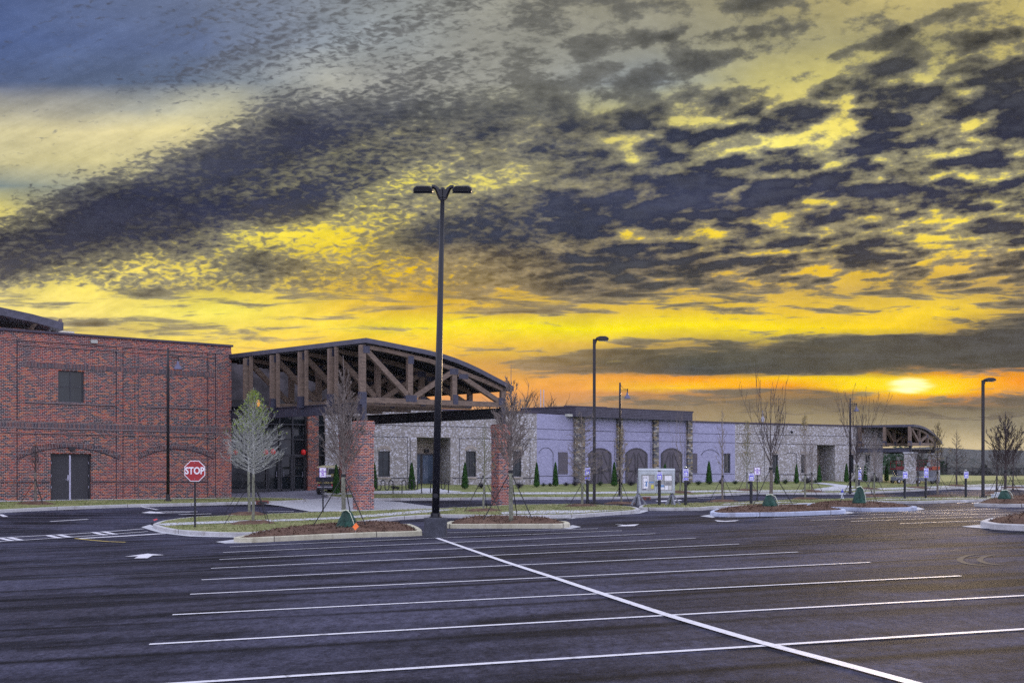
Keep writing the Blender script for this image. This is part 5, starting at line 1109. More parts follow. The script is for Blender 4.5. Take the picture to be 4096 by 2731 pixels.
# ---- golf cart
def golf_cart():
    p, k = base(1306, 1977, .012); r = thing('golf_cart', p, 'tan and black golf cart with a roof parked before the glass lobby', 'golf cart', rz=R(-14))
    b = MB(); b.prism([(0, 0)], 0, 0) if 0 else None
    # local: x across, y forward (away), z up; rear faces the camera
    def side(poly, x0, x1, name, mat, bev=.02):     # profile in (y, z), extruded across
        q = MB(); n = len(poly); q.v = [(x0, y, z) for y, z in poly]+[(x1, y, z) for y, z in poly]; q.f = [tuple(range(n)), tuple(range(2*n-1, n-1, -1))]+[(i, (i+1) % n, n+(i+1) % n, n+i) for i in range(n)]; return q.build(name, M[mat], r, bevel=bev)
    side([(-.1,.30),(-.1,.62),(.1,.70),(.55,.68),(.62,.34),(1.5,.30),(1.6,.62),(1.72,.86),(2.0,.80),(2.12,.45),(2.05,.28)], -.55, .55, 'body', 'cart_body')
    side([(-.32,.78),(-.36,1.06),(.34,1.06),(.34,.78)], -.56, .56, 'cargo_bed', 'cart_body', .03); MB().box((-.52, -.30, 1.062), (.52, .30, 1.064)).build('bed_floor', M['deck'], r)
    for x0, x1 in ((-.54, -.3), (-.26, .26), (.30, .54)): MB().box((x0, -.16, .66), (x1, -.02, .77)).build('rear_cushion', M['cart_tan'], r, bevel=.03)
    for x in (-.3, .3): MB().box((x-.25, .42, .80), (x+.25, .95, .93)).build('seat', M['cart_tan'], r, bevel=.04); MB().box((x-.25, .38, .98), (x+.25, .5, 1.24)).build('backrest', M['cart_tan'], r, bevel=.05)
    q = MB(); q.box((-.02, -.14, 1.07), (.34, -.1, 1.18)); q.build('paper_box', M['sign_white'], r)
    for x in (-.52, .52):
        s = MB(); s.tube([(x, .40, .9), (x, .30, 1.3), (x*.98, .18, 1.62)], .018, 6); s.tube([(x, 1.72, .85), (x, 1.5, 1.3), (x*.98, 1.35, 1.62)], .018, 6); s.build('roof_strut', M['black_paint'], r)
    rf = MB(); rf.lathe([(.1, 0)], 4) if 0 else None
    rf.v = [(-.64,-.05,1.60),(.64,-.05,1.60),(.64,1.75,1.60),(-.64,1.75,1.60),(-.60,0,1.66),(.60,0,1.66),(.60,1.7,1.66),(-.60,1.7,1.66),(-.34,.2,1.74),(.34,.2,1.74),(.34,1.5,1.74),(-.34,1.5,1.74)]
    rf.f = [(0,3,2,1)]+[(a, (a+1) % 4, 4+(a+1) % 4, 4+a) for a in range(4)]+[(4+a, 4+(a+1) % 4, 8+(a+1) % 4, 8+a) for a in range(4)]+[(8,9,10,11)]; rf.build('roof', M['cart_roof'], r, bevel=.015)
    MB().box((-.5, 1.55, .9), (.5, 1.56, 1.55)).build('windshield', M['dark_glass'], r)
    MB().tube([(-.28, 1.45, .9), (-.28, 1.15, 1.12)], .02, 6).build('steering_column', M['black_paint'], r)
    MB().tube([(-.28+.16*math.cos(R(30*i)), 1.12+.05*math.sin(R(30*i)), 1.14+.13*math.sin(R(30*i))) for i in range(13)], .014, 6).build('steering_wheel', M['black_paint'], r)
    MB().box((-.5, -.2, .42), (.5, -.1, .48)).build('rear_bumper', M['hub_grey'], r)
    for x in (-.42, .42): MB().lathe([(.05, 0), (.05, .02)], 10).build('tail_light', M['tail_red'], r).matrix_local = Matrix.Translation((x, -.13, .56)) @ Matrix.Rotation(R(90), 4, 'X')
    for x in (-.52, .52):
        for y in (.12, 1.72):
            w = MB().lathe([(.08, -.1), (.20, -.1), (.235, -.07), (.235, .07), (.20, .1), (.08, .1)], 20).build('wheel', M['rubber'], r, smooth=False); w.matrix_local = Matrix.Translation((x, y, .235)) @ Matrix.Rotation(R(90), 4, 'Y')
            MB().lathe([(.03, -.105), (.11, -.103), (.12, .103), (.03, .105)], 12).build('rim', M['hub_grey'], w)
            MB().tube([(x, y-.30, .32), (x, y-.22, .50), (x, y, .56), (x, y+.22, .50), (x, y+.30, .32)], .05, 6).build('fender', M['cart_body'], r)
golf_cart()
# ---- hydrant, utility box, inlets, flag
def hydrant():
    p, k = base(3369, 1994); r = thing('fire_hydrant', p, 'white fire hydrant with a blue cap on the grass median', 'hydrant'); s = (1994-1955)/k/.82
    MB().lathe([(.16*s, -.02), (.16*s, .03), (.10*s, .05), (.095*s, .46*s), (.14*s, .48*s), (.14*s, .53*s)], 18).build('barrel', M['hydrant_white'], r, smooth=False)
    MB().lathe([(.135*s, .53*s), (.12*s, .62*s), (.07*s, .69*s), (.035*s, .71*s), (.035*s, .80*s), (.02*s, .82*s)], 18).build('bonnet', M['hydrant_blue'], r, smooth=True)
    for m in (-1, 1): MB().tube([(m*.08*s, 0, .40*s), (m*.2*s, 0, .40*s)], .06*s, 10).build('nozzle', M['hydrant_white'], r); MB().tube([(m*.2*s, 0, .40*s), (m*.25*s, 0, .40*s)], .07*s, 6).build('nozzle_cap', M['hydrant_white'], r)
    MB().tube([(0, -.07*s, .36*s), (0, -.2*s, .36*s)], .08*s, 10).build('front_nozzle', M['hydrant_white'], r)
hydrant()
def util():
    p, k = base(3994, 1991); r = thing('utility_box', p, 'low pale grey utility cabinet beside the far right bagged tree', 'utility box'); s = (1991-1966)/k
    MB().box((-.38, -.2, -.05), (.38, .2, s*.55)).build('cabinet', M['board_metal'], r, bevel=.02); MB().box((-.42, -.24, s*.55), (.42, .24, s*.66)).build('lid', M['board_metal'], r, bevel=.02); MB().box((-.2, -.15, s*.66), (.28, .15, s*.95)).build('upper_box', M['board_metal'], r, bevel=.02)
    for i in range(4): MB().box((-.3+i*.17, -.215, .08), (-.2+i*.17, -.201, s*.42)).build('louver', M['lens'], r)
util()
def inlet(u0, u1, v, label):
    a, k = base(u0, v, 0); c, _ = base(u1, v-1, 0); pl = Plane(a, c); r = thing('drain_inlet', a, label, 'drain inlet', rz=pl.rz)
    MB().box((0, -.05, -.02), (pl.L, .35, .20)).build('iron_hood', M['rust'], r, bevel=.02); MB().box((.1, -.058, .02), (pl.L-.1, -.051, .13)).build('opening', M['deck'], r)
inlet(1024, 1074, 2016, 'rusty brown kerb drain inlet left of the concrete driveway apron'); inlet(2578, 2600, 1999, 'rusty kerb drain inlet behind the left foot of the notice board')
p = at(1422, 2122, .2); r = thing('marker_flag', (p[0], p[1], p[2]), 'small orange marker flag lying against the green watering bag island', 'flag'); b = MB(); b.quad((-.09, 0, .12), (0, -.05, .02), (.1, 0, .13), (.01, .03, .24)); b.quad((-.09, .01, .12), (.01, .04, .24), (.1, .01, .13), (0, -.04, .02)); b.build('flag', M['orange_flag'], r); MB().tube([(0, .02, -.1), (0, .02, .12)], .004, 5).build('wire', M['hub_grey'], r)
# ---- scissor lifts
def lift(u, v, w_, h_, label, rz, orange):
    p, k = base(u, v, .15); r = thing('scissor_lift', p, label, 'scissor lift', 'scissor lifts under the side canopy', rz); hw = w_/2
    MB().box((-hw, -.38, .22), (hw, .38, .55)).build('chassis', M['lift_grey'], r, bevel=.03)
    b = MB()
    for y in (-.3, .3):
        for j in range(5):
            z = .60+.09*j; b.bar((-hw+.15, y, z), (hw-.15, y, z+.10), .05, .05); b.bar((hw-.15, y+.04, z), (-hw+.15, y+.04, z+.10), .05, .05)
    b.build('scissor_arms', M['lift_grey'], r); zp = 1.14
    pf = MB().box((-hw, -.4, zp), (hw, .4, zp+.12)).build('platform', M['lift_red'], r); 
    MB().box((-hw, -.41, zp+.1), (hw, -.40, zp+.26)).build('toe_board', M['lift_red'], pf)
    b = MB()
    for z in (zp+.55, h_):
        for y in (-.38, .38): b.tube([(-hw, y, z), (hw, y, z)], .02, 6)
        for x in (-hw, hw): b.tube([(x, -.38, z), (x, .38, z)], .02, 6)
    for x in (-hw, -hw/3, hw/3, hw):
        for y in (-.38, .38): b.tube([(x, y, zp), (x, y, h_)], .02, 6)
    b.build('guard_rail', M['lift_red'], pf)
    MB().box((hw*.35, -.46, zp+.02), (hw, -.415, zp+.32)).build('side_cover', M['lift_orange' if orange else 'lift_red'], pf, bevel=.02)
    MB().box((-.1, -.46, h_-.45), (.15, -.40, h_-.2)).build('control_box', M['lift_grey'], pf)
    for x in (-hw+.22, hw-.22):
        for y in (-.4, .4):
            w = MB().lathe([(.05, -.07), (.17, -.07), (.19, -.04), (.19, .04), (.17, .07), (.05, .07)], 18).build('wheel', M['rubber'], r); w.matrix_local = Matrix.Translation((x, y, .19)) @ Matrix.Rotation(R(90), 4, 'X')
            MB().lathe([(.02, -.075), (.10, -.074), (.10, .074), (.02, .075)], 12).build('rim', M['hub_grey'], w)
lift(3607, 1932, 1.7, 1.85, 'red and grey scissor lift partly hidden behind the left canopy pier', R(20), False)
lift(3702, 1934, 2.1, 1.95, 'red scissor lift with an orange end cover between the canopy piers', R(8), True)
# ---- metal picket fence at the right
def fence():
    x0, x1, Y = (3540-CX)/F*185, 92, 185
    r = thing('metal_fence', (x0, Y, 0), 'long dark metal picket fence across the field behind the side canopy', 'fence', rz=R(4)); L_ = x1-x0; zf = lambda x: tz(x0+x*math.cos(R(4)), Y+x*math.sin(R(4)))
    n = int(L_/2.4); b = MB()
    for i in range(n):
        a, c = i*2.4, (i+1)*2.4; za, zc = zf(a), zf(c)
        for h in (.15, 1.12, 1.3): b.bar((a, 0, za+h), (c, 0, zc+h), .05, .06)
        for j in range(1, 16): x = a+j*.15; z = lerp(za, zc, j/16); b.bar((x, 0, z+.05), (x, 0, z+1.3), .035, .035)
    b.build('pickets', M['black_paint'], r)
    for i in range(n+1): z = zf(i*2.4); MB().box((i*2.4-.05, -.05, z-.1), (i*2.4+.05, .05, z+1.42)).build('post', M['black_paint'], r)
fence()
# ================================================================ PLANTS
def leaf_tri(b, p, s):
    a, c = Vector((random.gauss(0, 1), random.gauss(0, 1), random.gauss(0, 1))).normalized()*s, Vector((random.gauss(0, 1), random.gauss(0, 1), random.gauss(0, 1))).normalized()*s*.6
    b.quad(p-a, p+c, p+a)
def arbor_mesh(seed):
    random.seed(seed); b = MB()
    for i in range(5200):
        t = random.random()**1.25; z = .06+t*1.94; rad = .29*(min(1, t*6+.6))*(1-t)**.62+.01
        a = random.random()*6.283; q = rad*(random.random()**.35)*(1+.10*math.sin(a*3+z*5+seed)+.06*math.sin(a*7-z*11)); p = Vector((q*math.cos(a), q*math.sin(a), z))
        d = Vector((math.cos(a)*.35, math.sin(a)*.35, 1)).normalized()*random.uniform(.05, .10); w = Vector((-math.sin(a), math.cos(a), random.uniform(-.3, .3)))*random.uniform(.012, .028); b.quad(p-w, p+w, p+d)
    return b
ARB = []
ARB_T = []
def arborvitae(u, v, vt, label, i):
    p, k = base(u, v); h = (v-vt)/k
    j = i % 3
    r = thing('arborvitae', p, label, 'evergreen', 'cone shaped evergreens along the building wall', random.random()*6)
    if len(ARB) <= j:
        f = arbor_mesh(11+j).build('foliage', M['arborvitae_green'], r, fix=False); s = MB().tube([(0, 0, -.1), (0, 0, 1.3)], [.05, .02], 6).build('stem', M['bark_dark'], r); ARB.append((f, s))
    else:
        for o in ARB[j]: c = o.copy(); C.objects.link(c); c.parent = r
    q = h/2.05; r.scale = (q*random.uniform(.95, 1.15), q*random.uniform(.95, 1.15), q)
arb = [(1345,1976,1856,'cone shaped evergreen just left of the nearest brick pier behind the golf cart'),(1497,1959,1852,'cone shaped evergreen between the nearest brick pier and the first window'),(1647,1959,1849,'cone shaped evergreen left of the recessed glass doors'),(1860,1955,1849,'cone shaped evergreen under the window right of the recessed glass doors'),(2147,1948,1849,'cone shaped evergreen at the corner where whitewashed brick meets lavender brick'),(2222,1944,1848,'cone shaped evergreen right beside the first brown shutter panel'),(2457,1944,1848,'cone shaped evergreen between the first and second barn doors'),(2660,1944,1854,'cone shaped evergreen peeking over the top of the notice board'),(2836,1935,1844,'cone shaped evergreen under the blind arch of the lavender wall'),(3108,1936,1860,'cone shaped evergreen beside the first window of the right wing'),(3186,1934,1856,'cone shaped evergreen under the blind arch left of the right wing doorway'),(3277,1930,1858,'cone shaped evergreen in front of the right wing doorway'),(3386,1928,1853,'cone shaped evergreen right of the right wing doorway beside a window'),(3461,1926,1856,'cone shaped evergreen in front of the last window of the right wing'),(3546,1924,1854,'cone shaped evergreen at the last corner beside the side canopy')]
for i, a in enumerate(arb): arborvitae(*a, i)
def shrub_mesh(seed, tall=False):
    random.seed(seed); b = MB()
    for i in range(60):
        a = random.random()*6.28; e = random.uniform(.5, 1.5); l = random.uniform(.25, .42); d = Vector((math.cos(a)*math.cos(e), math.sin(a)*math.cos(e), math.sin(e)))*l; b.tube([(0, 0, 0), tuple(d)], [.006, .003], 3, False)
        for j in range(26): q = d*random.uniform(.45, 1.1)+Vector((random.gauss(0, .05), random.gauss(0, .05), random.gauss(0, .04))); q.z = max(.02, q.z); leaf_tri(b, q, random.uniform(.015, .035))
    return b
SH = []
def shrub(u, v, w, label, i, mat='shrub_dark'):
    p, k = base(u, v); j = i % 3
    o = None
    if len(SH) <= j: o = shrub_mesh(31+j).build('shrub', M[mat], None, fix=False); SH.append(o)
    else:
        o = SH[j].copy()
        if mat != 'shrub_dark': o.data = SH[j].data.copy(); o.data.materials[0] = M[mat]
        C.objects.link(o)
    o.location = p; s = w/k/.75; o.scale = (s, s, s*.9); o.rotation_euler.z = i*1.3; tag(o, label, 'shrub', 'low shrubs along the foot of the building')
shr = [(1575,1956,34,'low dark shrub under the first window behind the first bicycle rack'),(1592,1957,26,'small low shrub touching the right side of the shrub under the first window'),(1925,1952,44,'low purple shrub left of the second brick pier'),(2075,1951,50,'low dark shrub right of the second brick pier under the last window'),(2173,1944,28,'low shrub left of the evergreen beside the first shutter panel'),(2200,1944,28,'low shrub touching the evergreen beside the first shutter panel'),(2265,1943,34,'low shrub left of the first stone pilaster under the shutter panel'),(2300,1943,40,'low dark shrub at the foot of the first stone pilaster'),(2400,1942,36,'low green shrub in front of the first barn door'),(2525,1942,46,'low shrub in front of the second barn door'),(2700,1940,38,'low shrub just right of the notice board behind the bare tree'),(2750,1940,36,'low shrub at the foot of the last stone pilaster'),(2793,1939,38,'rounded green shrub under the second brown shutter panel'),(2838,1936,28,'low dark shrub growing round the evergreen under the blind arch'),(2885,1936,38,'low dark shrub left of the dark window in the lavender wall'),(2942,1936,34,'rounded green shrub at the start of the right whitewashed wing'),(3000,1935,28,'low shrub behind the no parking sign of the right wing'),(3142,1935,40,'low shrub between the first two evergreens of the right wing'),(3228,1933,50,'wide low shrub left of the right wing doorway'),(3262,1932,34,'low shrub touching the evergreen at the right wing doorway'),(3422,1929,34,'low shrub between two windows at the far end of the right wing'),(3500,1927,46,'low wide shrub near the last corner of the right wing')]
for i, (u, v, w, l) in enumerate(shr): shrub(u, v, w, l, i, 'shrub_green' if 'green' in l else 'shrub_dark')
# ---- bare trees
def tree(u, v, vt, hw, kind, label, bark='bark_mid', twig='twig_mid', vc=None, n=34, leaf=None, nleaf=0, leaf_low=.5, seed=1, sub=7, straps=True, tr=.055, dz=.15, dense=1.0, lean=0.0, tw=1.0, ring=True):
    vz = kind == 'vase'; hw *= 1.0 if vz else 1.2; n = int(n*(1.0 if vz else 1.5)); tw *= .8 if vz else 1.05
    random.seed(seed*17+3); p, k = base(u, v, dz); H = (v-vt)/k; Wd = hw/k; zc = (v-vc)/k if vc else H*.28
    r = thing('bare_tree', p, label, 'tree', 'young staked trees'); tip = .0055*tw
    lead = []; x = y = 0; N = 9
    for i in range(N+1):
        z = H*.93*i/N; lead.append(Vector((x+lean*z, y, z))); x += random.gauss(0, .012)*H/5; y += random.gauss(0, .012)*H/5
    def on(t): f = t*N; i = min(int(f), N-1); return lead[i].lerp(lead[i+1], f-i)
    tb = MB(); kk = [q for q in lead if q.z <= zc*1.05]+[on(zc/(H*.93))]; kk = sorted(kk, key=lambda q: q.z); tb.tube([kk[0]-Vector((0, 0, .15))]+kk, [tr*1.25]+[tr*(1.12-.3*q.z/H) for q in kk], 9); tb.build('trunk', M[bark], r, smooth=True)
    b = MB(); lb = MB(); up = [q for q in lead if q.z > zc*.98]
    if kind != 'vase': b.tube([on(zc/(H*.93))]+up, [tr*.75]+[max(tip*1.3, tr*.75*(1-(q.z-zc)/(H-zc))) for q in up], 5, False)
    def leaves(P_, m):
        for _ in range(m): q = P_+Vector((random.gauss(0, .05), random.gauss(0, .05), random.gauss(0, .05))); leaf_tri(lb, q, random.uniform(.03, .06))
    def branch(a, d, L_, rad, lvl, curve):
        pts = [a]; q = a; dd = d.normalized(); M_ = 5 if lvl == 0 else 3
        for i in range(M_):
            dd = (dd+Vector((random.gauss(0, .10), random.gauss(0, .10), curve+random.gauss(0, .05)))).normalized(); q = q+dd*(L_/M_); pts.append(q)
        b.tube(pts, [max(tip, rad*(1-i/M_)) for i in range(M_+1)], 4 if lvl == 0 else 3, False)
        if leaf and lvl >= 1 and pts[-1].z > H*leaf_low and random.random() < nleaf: leaves(pts[-1], random.randint(2, 5))
        if lvl < 2:
            m = int(sub*dense) if lvl == 0 else max(2, int(sub*.42))
            for j in range(m):
                t = random.uniform(.22, 1.0); f = t*M_; i = min(int(f), M_-1); s_ = pts[i].lerp(pts[i+1], f-i); ax = (pts[i+1]-pts[i]).normalized()
                o = Vector((random.gauss(0, 1), random.gauss(0, 1), random.gauss(0, .7))); o = (o-ax*o.dot(ax)).normalized(); sp = {'vase': .45, 'messy': 1.0}.get(kind, .62)
                branch(s_, ax+o*random.uniform(.4, 1)*sp, L_*(1-t*.55)*random.uniform(.22, .42), max(tip, rad*.4), lvl+1, curve*.6)
    for i in range(n):
        t = (i+random.random())/n; a = i*2.399+random.uniform(-.4, .4)
        if kind == 'pyramid': z = zc+(H*.9-zc)*t**1.1; w = 1.2*Wd*(1-t)**.8*(.8+.2*min(1, t*8)); up_ = .28+.5*t; cu = .09
        elif kind == 'oval': z = zc+(H*.86-zc)*t**1.25*.85; w = Wd*(.55+.75*math.sin(min(1, t*1.15+.12)*math.pi)*.7)*(1-t*.35); up_ = 1.0+.5*t; cu = .10
        elif kind == 'vase': z = zc+(H-zc)*.22*t; w = Wd*random.uniform(.35, 1.05); up_ = 1.2; cu = .26
        elif kind == 'narrow': z = zc+(H*.88-zc)*t; w = Wd*(1-t*.75)*random.uniform(.6, 1.1); up_ = 1.15; cu = .16
        else: z = zc+(H*.85-zc)*t; w = Wd*(1-t*.55)*random.uniform(.6, 1.1); up_ = random.uniform(.0, .7); cu = .03
        w *= random.uniform(.8, 1.08); s0 = on(min(1, z/(H*.93))); d = Vector((math.cos(a), math.sin(a), up_))
        if kind == 'vase': f_ = w/Wd; L_ = (H-z)*random.uniform(.55, 1.0)*(1.15-.3*f_); d = Vector((math.cos(a)*.95*f_, math.sin(a)*.95*f_, .9)); cu = .30
        else: L_ = w*math.sqrt(1+up_*up_*.8)*1.02; L_ = min(L_, (H-z)/max(.2, up_/math.sqrt(1+up_*up_))*1.05) if up_ > .2 else L_
        branch(s0, d, L_, tr*(.30 if kind == 'vase' else .28)*(1-.5*t), 0, cu)
    b.build('crown', M[twig], r, fix=False, smooth=True)
    if leaf: lb.build('leaves', M[leaf], r, fix=False)
    if straps:
        zs = min(zc*.97, 1.75*H/5 if H < 5 else 1.75); st = MB(); st.lathe([(tr*1.25, -.05), (tr*1.35, 0), (tr*1.25, .05)], 8, (lean*zs, 0, zs)); st.build('strap_collar', M['strap'], r)
        for a in (200, 320, 80): 
            aa = R(a+random.uniform(-12, 12)); e = Vector((math.cos(aa)*zs*.62, math.sin(aa)*zs*.62, 0)); gz = tz(p[0]+e.x, p[1]+e.y)+dz-p[2]-.03; MB().tube([(lean*zs, 0, zs), (e.x, e.y, gz)], .015*max(.8, tw), 4).build('guy_strap', M['strap'], r)
    if ring:
        bm = MB(); nr = 26; bm.v.append((0, 0, .10)); rad = [random.uniform(.75, 1.05) for _ in range(nr)]
        for q, hh in ((.5, .09), (1.0, -.02)):
            for j in range(nr): a = 6.283*j/nr; X, Y = q*rad[j]*math.cos(a), q*rad[j]*math.sin(a); bm.v.append((X, Y, tz(p[0]+X, p[1]+Y)+.15-p[2]+hh+random.uniform(0, .02)))
        for j in range(nr): j2 = (j+1) % nr; bm.f += [(0, 1+j, 1+j2), (1+j, 1+nr+j, 1+nr+j2, 1+j2)]
        bm.build('mulch_ring', M['mulch'], r, smooth=True)
    return r, p, k
tree(1012, 2092, 1508, 112, 'pyramid', 'pale bushy cone shaped tree with lime leaves at its tip', 'bark_pale', 'twig_pale', 1895, 84, 'leaf_lime', .08, .62, 1, 12, True, .052, tw=.72)
tree(997, 2056, 1600, 80, 'pyramid', 'slender pale tree standing right behind the bushy cone shaped tree', 'bark_pale', 'twig_pale', 1885, 34, 'leaf_lime', .05, .5, 2, 9, True, .055, tw=.7)
tree(1374, 2098, 1372, 108, 'oval', 'tall bare tree with upswept brown crown left of the first brick pier', 'bark_pale', 'twig_mid', 1895, 44, None, 0, 0, 3, 13, True, .062, dz=.32, ring=False)
tree(1934, 2042, 1650, 48, 'pyramid', 'small slender green barked tree between lamp post and second pier', 'bark_pale', 'twig_olive', 1900, 36, None, 0, 0, 4, 5, True, .045)
tree(2044, 2069, 1410, 92, 'oval', 'tall bare tree rising in front of the second brick pier', 'bark_pale', 'twig_mid', 1880, 42, None, 0, 0, 5, 13, True, .065, dz=.33, ring=False, lean=-.008)
tree(2328, 2023, 1622, 88, 'messy', 'tangled wide spreading bare tree beside the first stone pilaster', 'bark_pale', 'twig_mid', 1930, 60, None, 0, 0, 6, 9, True, .06)
tree(2486, 2013, 1682, 50, 'narrow', 'thin tree with sparse yellow leaves in front of the second barn door', 'bark_pale', 'twig_mid', 1930, 30, 'leaf_tan', .35, .2, 7, 5, True, .045)
tree(2720, 1969, 1612, 32, 'vase', 'slender upright bare tree behind the right side of the notice board', 'bark_pale', 'twig_mid', 1888, 12, None, 0, 0, 8, 4, True, .045)
tree(2891, 2004, 1602, 44, 'narrow', 'upright bare tree in front of the dark window in the lavender wall', 'bark_mid', 'twig_mid', 1900, 26, None, 0, 0, 9, 6, True, .055)
tree(2988, 1961, 1655, 44, 'narrow', 'faint leafy young tree at the left end of the right whitewashed wing', 'bark_pale', 'twig_olive', 1890, 34, 'leaf_tan', .35, .4, 10, 5, True, .04)
tree(3083, 2017, 1450, 66, 'vase', 'tall dark tree with long sparse shoots and a green bag at its foot', 'bark_mid', 'twig_dark', 1868, 20, None, 0, 0, 11, 4, True, .065, dz=.33, ring=False, tw=1.3)
tree(3221, 1995, 1626, 46, 'narrow', 'leafy topped young tree in front of the second window of the right wing', 'bark_pale', 'twig_mid', 1895, 30, 'leaf_tan', .5, .65, 12, 5, True, .05)
tree(3247, 1965, 1722, 38, 'oval', 'small bare tree close behind the leafy topped young tree', 'bark_mid', 'twig_mid', 1890, 24, None, 0, 0, 13, 5, True, .045)
tree(3428, 2004, 1532, 80, 'vase', 'tall bare tree with scattered upright shoots and a tall green bag', 'bark_pale', 'twig_dark', 1860, 20, None, 0, 0, 14, 4, True, .06, dz=.33, ring=False, tw=1.2)
tree(3497, 1983, 1692, 44, 'oval', 'slender bare tree right of the tall green watering bag', 'bark_pale', 'twig_mid', 1890, 30, None, 0, 0, 15, 5, True, .05)
tree(3476, 1955, 1830, 26, 'messy', 'very small twiggy tree in front of the last window of the right wing', 'bark_pale', 'twig_pale', 1905, 22, None, 0, 0, 16, 4, False, .035)
tree(3672, 1950, 1778, 48, 'oval', 'dark bare tree standing between the two piers of the side canopy', 'bark_dark', 'twig_dark', 1885, 26, None, 0, 0, 17, 6, True, .05)
tree(3750, 1986, 1668, 50, 'narrow', 'dark tree with small withered leaves right of the side canopy', 'bark_mid', 'twig_dark', 1885, 36, 'leaf_tan', .3, .4, 18, 6, True, .055)
tree(3826, 1943, 1698, 42, 'pyramid', 'cone shaped dark bare tree in the field right of the side canopy', 'bark_dark', 'twig_dark', 1878, 40, None, 0, 0, 19, 7, True, .06)
tree(4021, 1990, 1617, 72, 'oval', 'broad rounded dark bare tree with a dark green bag at the right edge', 'bark_dark', 'twig_dark', 1880, 42, None, 0, 0, 20, 13, True, .06, dz=.33, ring=False)
tree(3987, 1972, 1790, 46, 'oval', 'smaller dark bare tree just left of the broad rounded tree', 'bark_dark', 'twig_dark', 1890, 26, None, 0, 0, 21, 7, True, .05, tw=1.1)
tree(4052, 1950, 1770, 50, 'oval', 'distant dark bare tree behind the right side of the broad rounded tree', 'bark_dark', 'twig_dark', 1880, 28, None, 0, 0, 22, 7, True, .05, tw=1.2)
tree(142, 2013, 1745, 42, 'narrow', 'thin bare tree standing against the red brick wall left of the doors', 'bark_mid', 'twig_dark', 1890, 22, None, 0, 0, 23, 5, True, .05)
# ---- green watering bags
def bag(u, v, w, h, label, seed, dz):
    random.seed(seed); p, k = base(u, v, dz); r = thing('watering_bag', p, label, 'watering bag', 'green watering bags on tree trunks'); W2, H = w/k/2, h/k; b = MB(); n, m = 30, 14
    for j in range(m+1):
        t = j/m; z = H*(t if t < .92 else .92+(t-.92)*.6); rad = W2*(1.12-.50*t-.42*t**2.2)*(1.0 if t > .06 else .96)
        for i in range(n):
            a = 6.283*i/n; tri = abs(((a*5/6.283+seed*.37+t*.5) % 1)-.5)*2; f = .80+.30*tri*(.35+.9*t)+.12*math.sin(a*2+seed)+.05*math.sin(a*9+t*7)+random.uniform(-.03, .03)
            b.v.append((rad*f*math.cos(a)-(.22*W2*math.cos(seed)*t), rad*f*.8*math.sin(a), z*(1+.10*math.sin(a*3+seed)*t)))
    for j in range(m):
        for i in range(n): i2 = (i+1) % n; b.f.append((j*n+i, j*n+i2, (j+1)*n+i2, (j+1)*n+i))
    b.f.append(tuple(m*n+i for i in range(n))); b.build('sack', M['green_bag'], r)
    q = MB(); pts = [(W2*.15, -W2*.25, H*1.0), (W2*.5, -W2*.55, H*.85), (W2*.8, -W2*.62, H*.4), (W2*.95, -W2*.4, H*.05)]; q.tube(pts, .012, 5); q.tube([(-W2*.5, -W2*.3, H*.95), (0, -W2*.35, H*1.02), (W2*.3, -W2*.2, H*.98)], .02, 5); q.build('drawstring', M['rope_white'], r)
bag(1384, 2112, 80, 72, 'green watering bag slumped on the mulch island nearest the brick pier', 2, .24)
bag(3079, 2023, 68, 46, 'green watering bag at the foot of the tall sparse shoot tree', 5, .38)
bag(3437, 2011, 50, 66, 'tall narrow green watering bag around the trunk behind the hydrant', 8, .34)
bag(4018, 1995, 60, 36, 'dark green watering bag under the broad tree at the right edge', 11, .36)
# ---- woods and hills behind
def woods(name, label, x0, x1, Y, dY, zb, hf, n, mat, s, twigs=True):
    random.seed(int(Y)); b = MB()
    for i in range(n):
        x = random.uniform(x0, x1); y = Y+random.uniform(-dY, dY); h = hf(x)*random.uniform(.75, 1.05); zb_ = tz(min(x, 100), min(y, 215))-1 if zb is None else zb
        if twigs:
            b.tube([(x, y, zb_), (x, y, zb_+h*.9)], [.12*s, .03*s], 3, False)
            for j in range(26):
                z = zb_+h*random.uniform(.25, .85); a = random.random()*6.28; l = h*random.uniform(.12, .3); q = Vector((x, y, z)); e = q+Vector((math.cos(a)*l*.6, math.sin(a)*l*.6, l)); b.tube([q, e], [.04*s, .015*s], 3, False)
                for g in range(5): t = random.random(); f = q.lerp(e, .3+.7*t); b.tube([f, f+Vector((random.gauss(0, .3), random.gauss(0, .3), .6))*l*.5], [.02*s, .008*s], 3, False)
        else:
            for j in range(90):
                t = random.random(); rd = h*.28*(1-abs(t-.45)*1.3); a = random.random()*6.28; q = Vector((x+rd*math.cos(a)*random.random()**.5, y+rd*math.sin(a), zb_+h*(.05+.95*t))); leaf_tri(b, q, s*random.uniform(.35, .9))
    tag(b.build(name, M[mat], fix=False), label, 'woods', kind='stuff')
woods('woods', 'bare winter woods seen through and beyond the entrance canopy', -14, 22, 150, 14, None, lambda x: 10.8+1.2*math.sin(x*.3)-max(0, x-0)*.22, 70, 'woods_brown', 1.5)
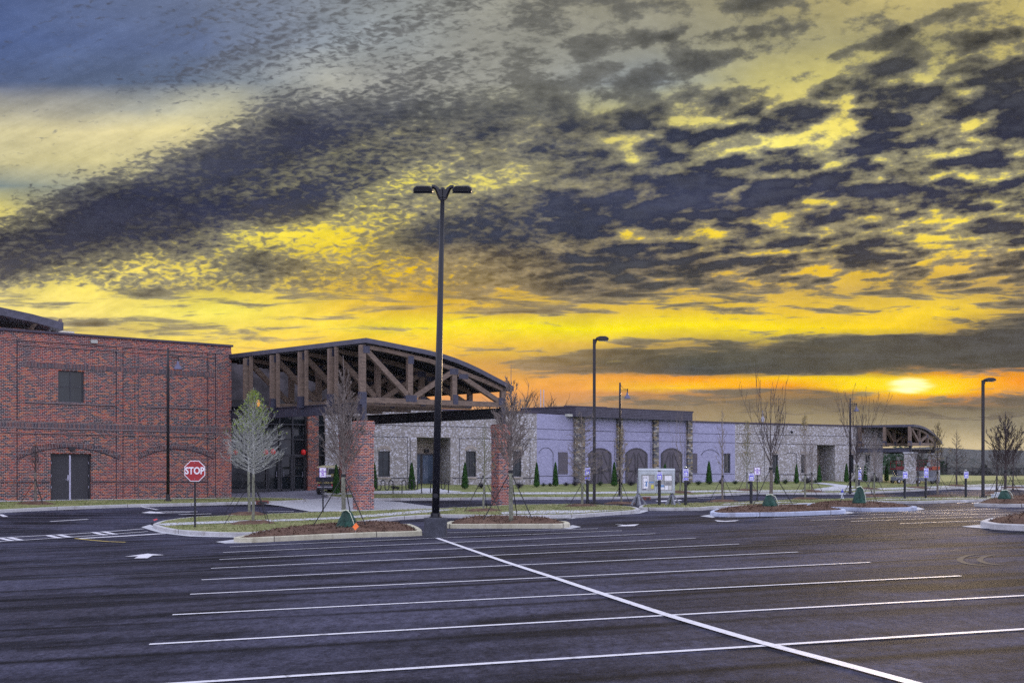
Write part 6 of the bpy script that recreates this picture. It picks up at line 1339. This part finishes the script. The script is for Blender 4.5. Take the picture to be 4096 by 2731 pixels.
woods('woods', 'dark bare tree line beyond the metal fence', 48, 150, 262, 25, -1.5, lambda x: 4.6+1.5*math.sin(x*.11), 190, 'woods_dark', 2.2)
woods('woods', 'thick dark scrub masses beyond the metal fence', 48, 160, 285, 20, -2, lambda x: 5.5+2.2*math.sin(x*.13+1.0), 150, 'woods_dark', 1.3, False)
woods('pine_trees', 'blue green pines seen under the side canopy', 63, 74, 205, 8, None, lambda x: 6.5-abs(x-66)*.35, 16, 'pine_green', .8, False)
def hill(Y, hts, mat, x0, x1):
    b = MB(); n = 90; rs = np.random.RandomState(int(Y)); noise = np.convolve(rs.normal(0, 1, n+8), np.ones(4)/4, 'same')
    for i in range(n+1):
        x = lerp(x0, x1, i/n); h = np.interp(x, [q[0] for q in hts], [q[1] for q in hts])+noise[i]*Y*.0016
        for q, f in ((-.25, 0), (-.1, .55), (0, 1), (.12, .6), (.3, 0)): b.v.append((x, Y*(1+q*.6), -20+(h+20)*f))
    for i in range(n):
        for j in range(4): a = i*5+j; b.f.append((a, a+5, a+6, a+1))
    tag(b.build('hills', M[mat], smooth=True), kind='structure')
def hz(Y, v): return EYE+(HY-v)/F*Y
hill(800, [(u_, hz(800, v_)) for u_, v_ in ((-400, 1890), (150, 1872), (260, 1828), (300, 1822), (340, 1850), (420, 1840), (600, 1860))], 'woods_dark', -500, 650)
hill(1700, [(-1500, hz(1700, 1885)), (300, hz(1700, 1850)), (520, hz(1700, 1800)), (620, hz(1700, 1783)), (720, hz(1700, 1800)), (900, hz(1700, 1810)), (1400, hz(1700, 1840))], 'woods_dark', -1700, 1500)
hz_m = bpy.data.materials.new('haze_air'); hz_m.use_nodes = True; t_ = hz_m.node_tree; t_.nodes.clear(); o_ = t_.nodes.new('ShaderNodeOutputMaterial'); v_ = t_.nodes.new('ShaderNodeVolumePrincipled')
v_.inputs['Color'].default_value = (.80, .87, 1, 1); v_.inputs['Density'].default_value = HAZE; t_.links.new(v_.outputs[0], o_.inputs['Volume'])
tag(MB().box((-3600, -310, -22), (3600, 2350, 48)).build('haze', hz_m), kind='stuff')
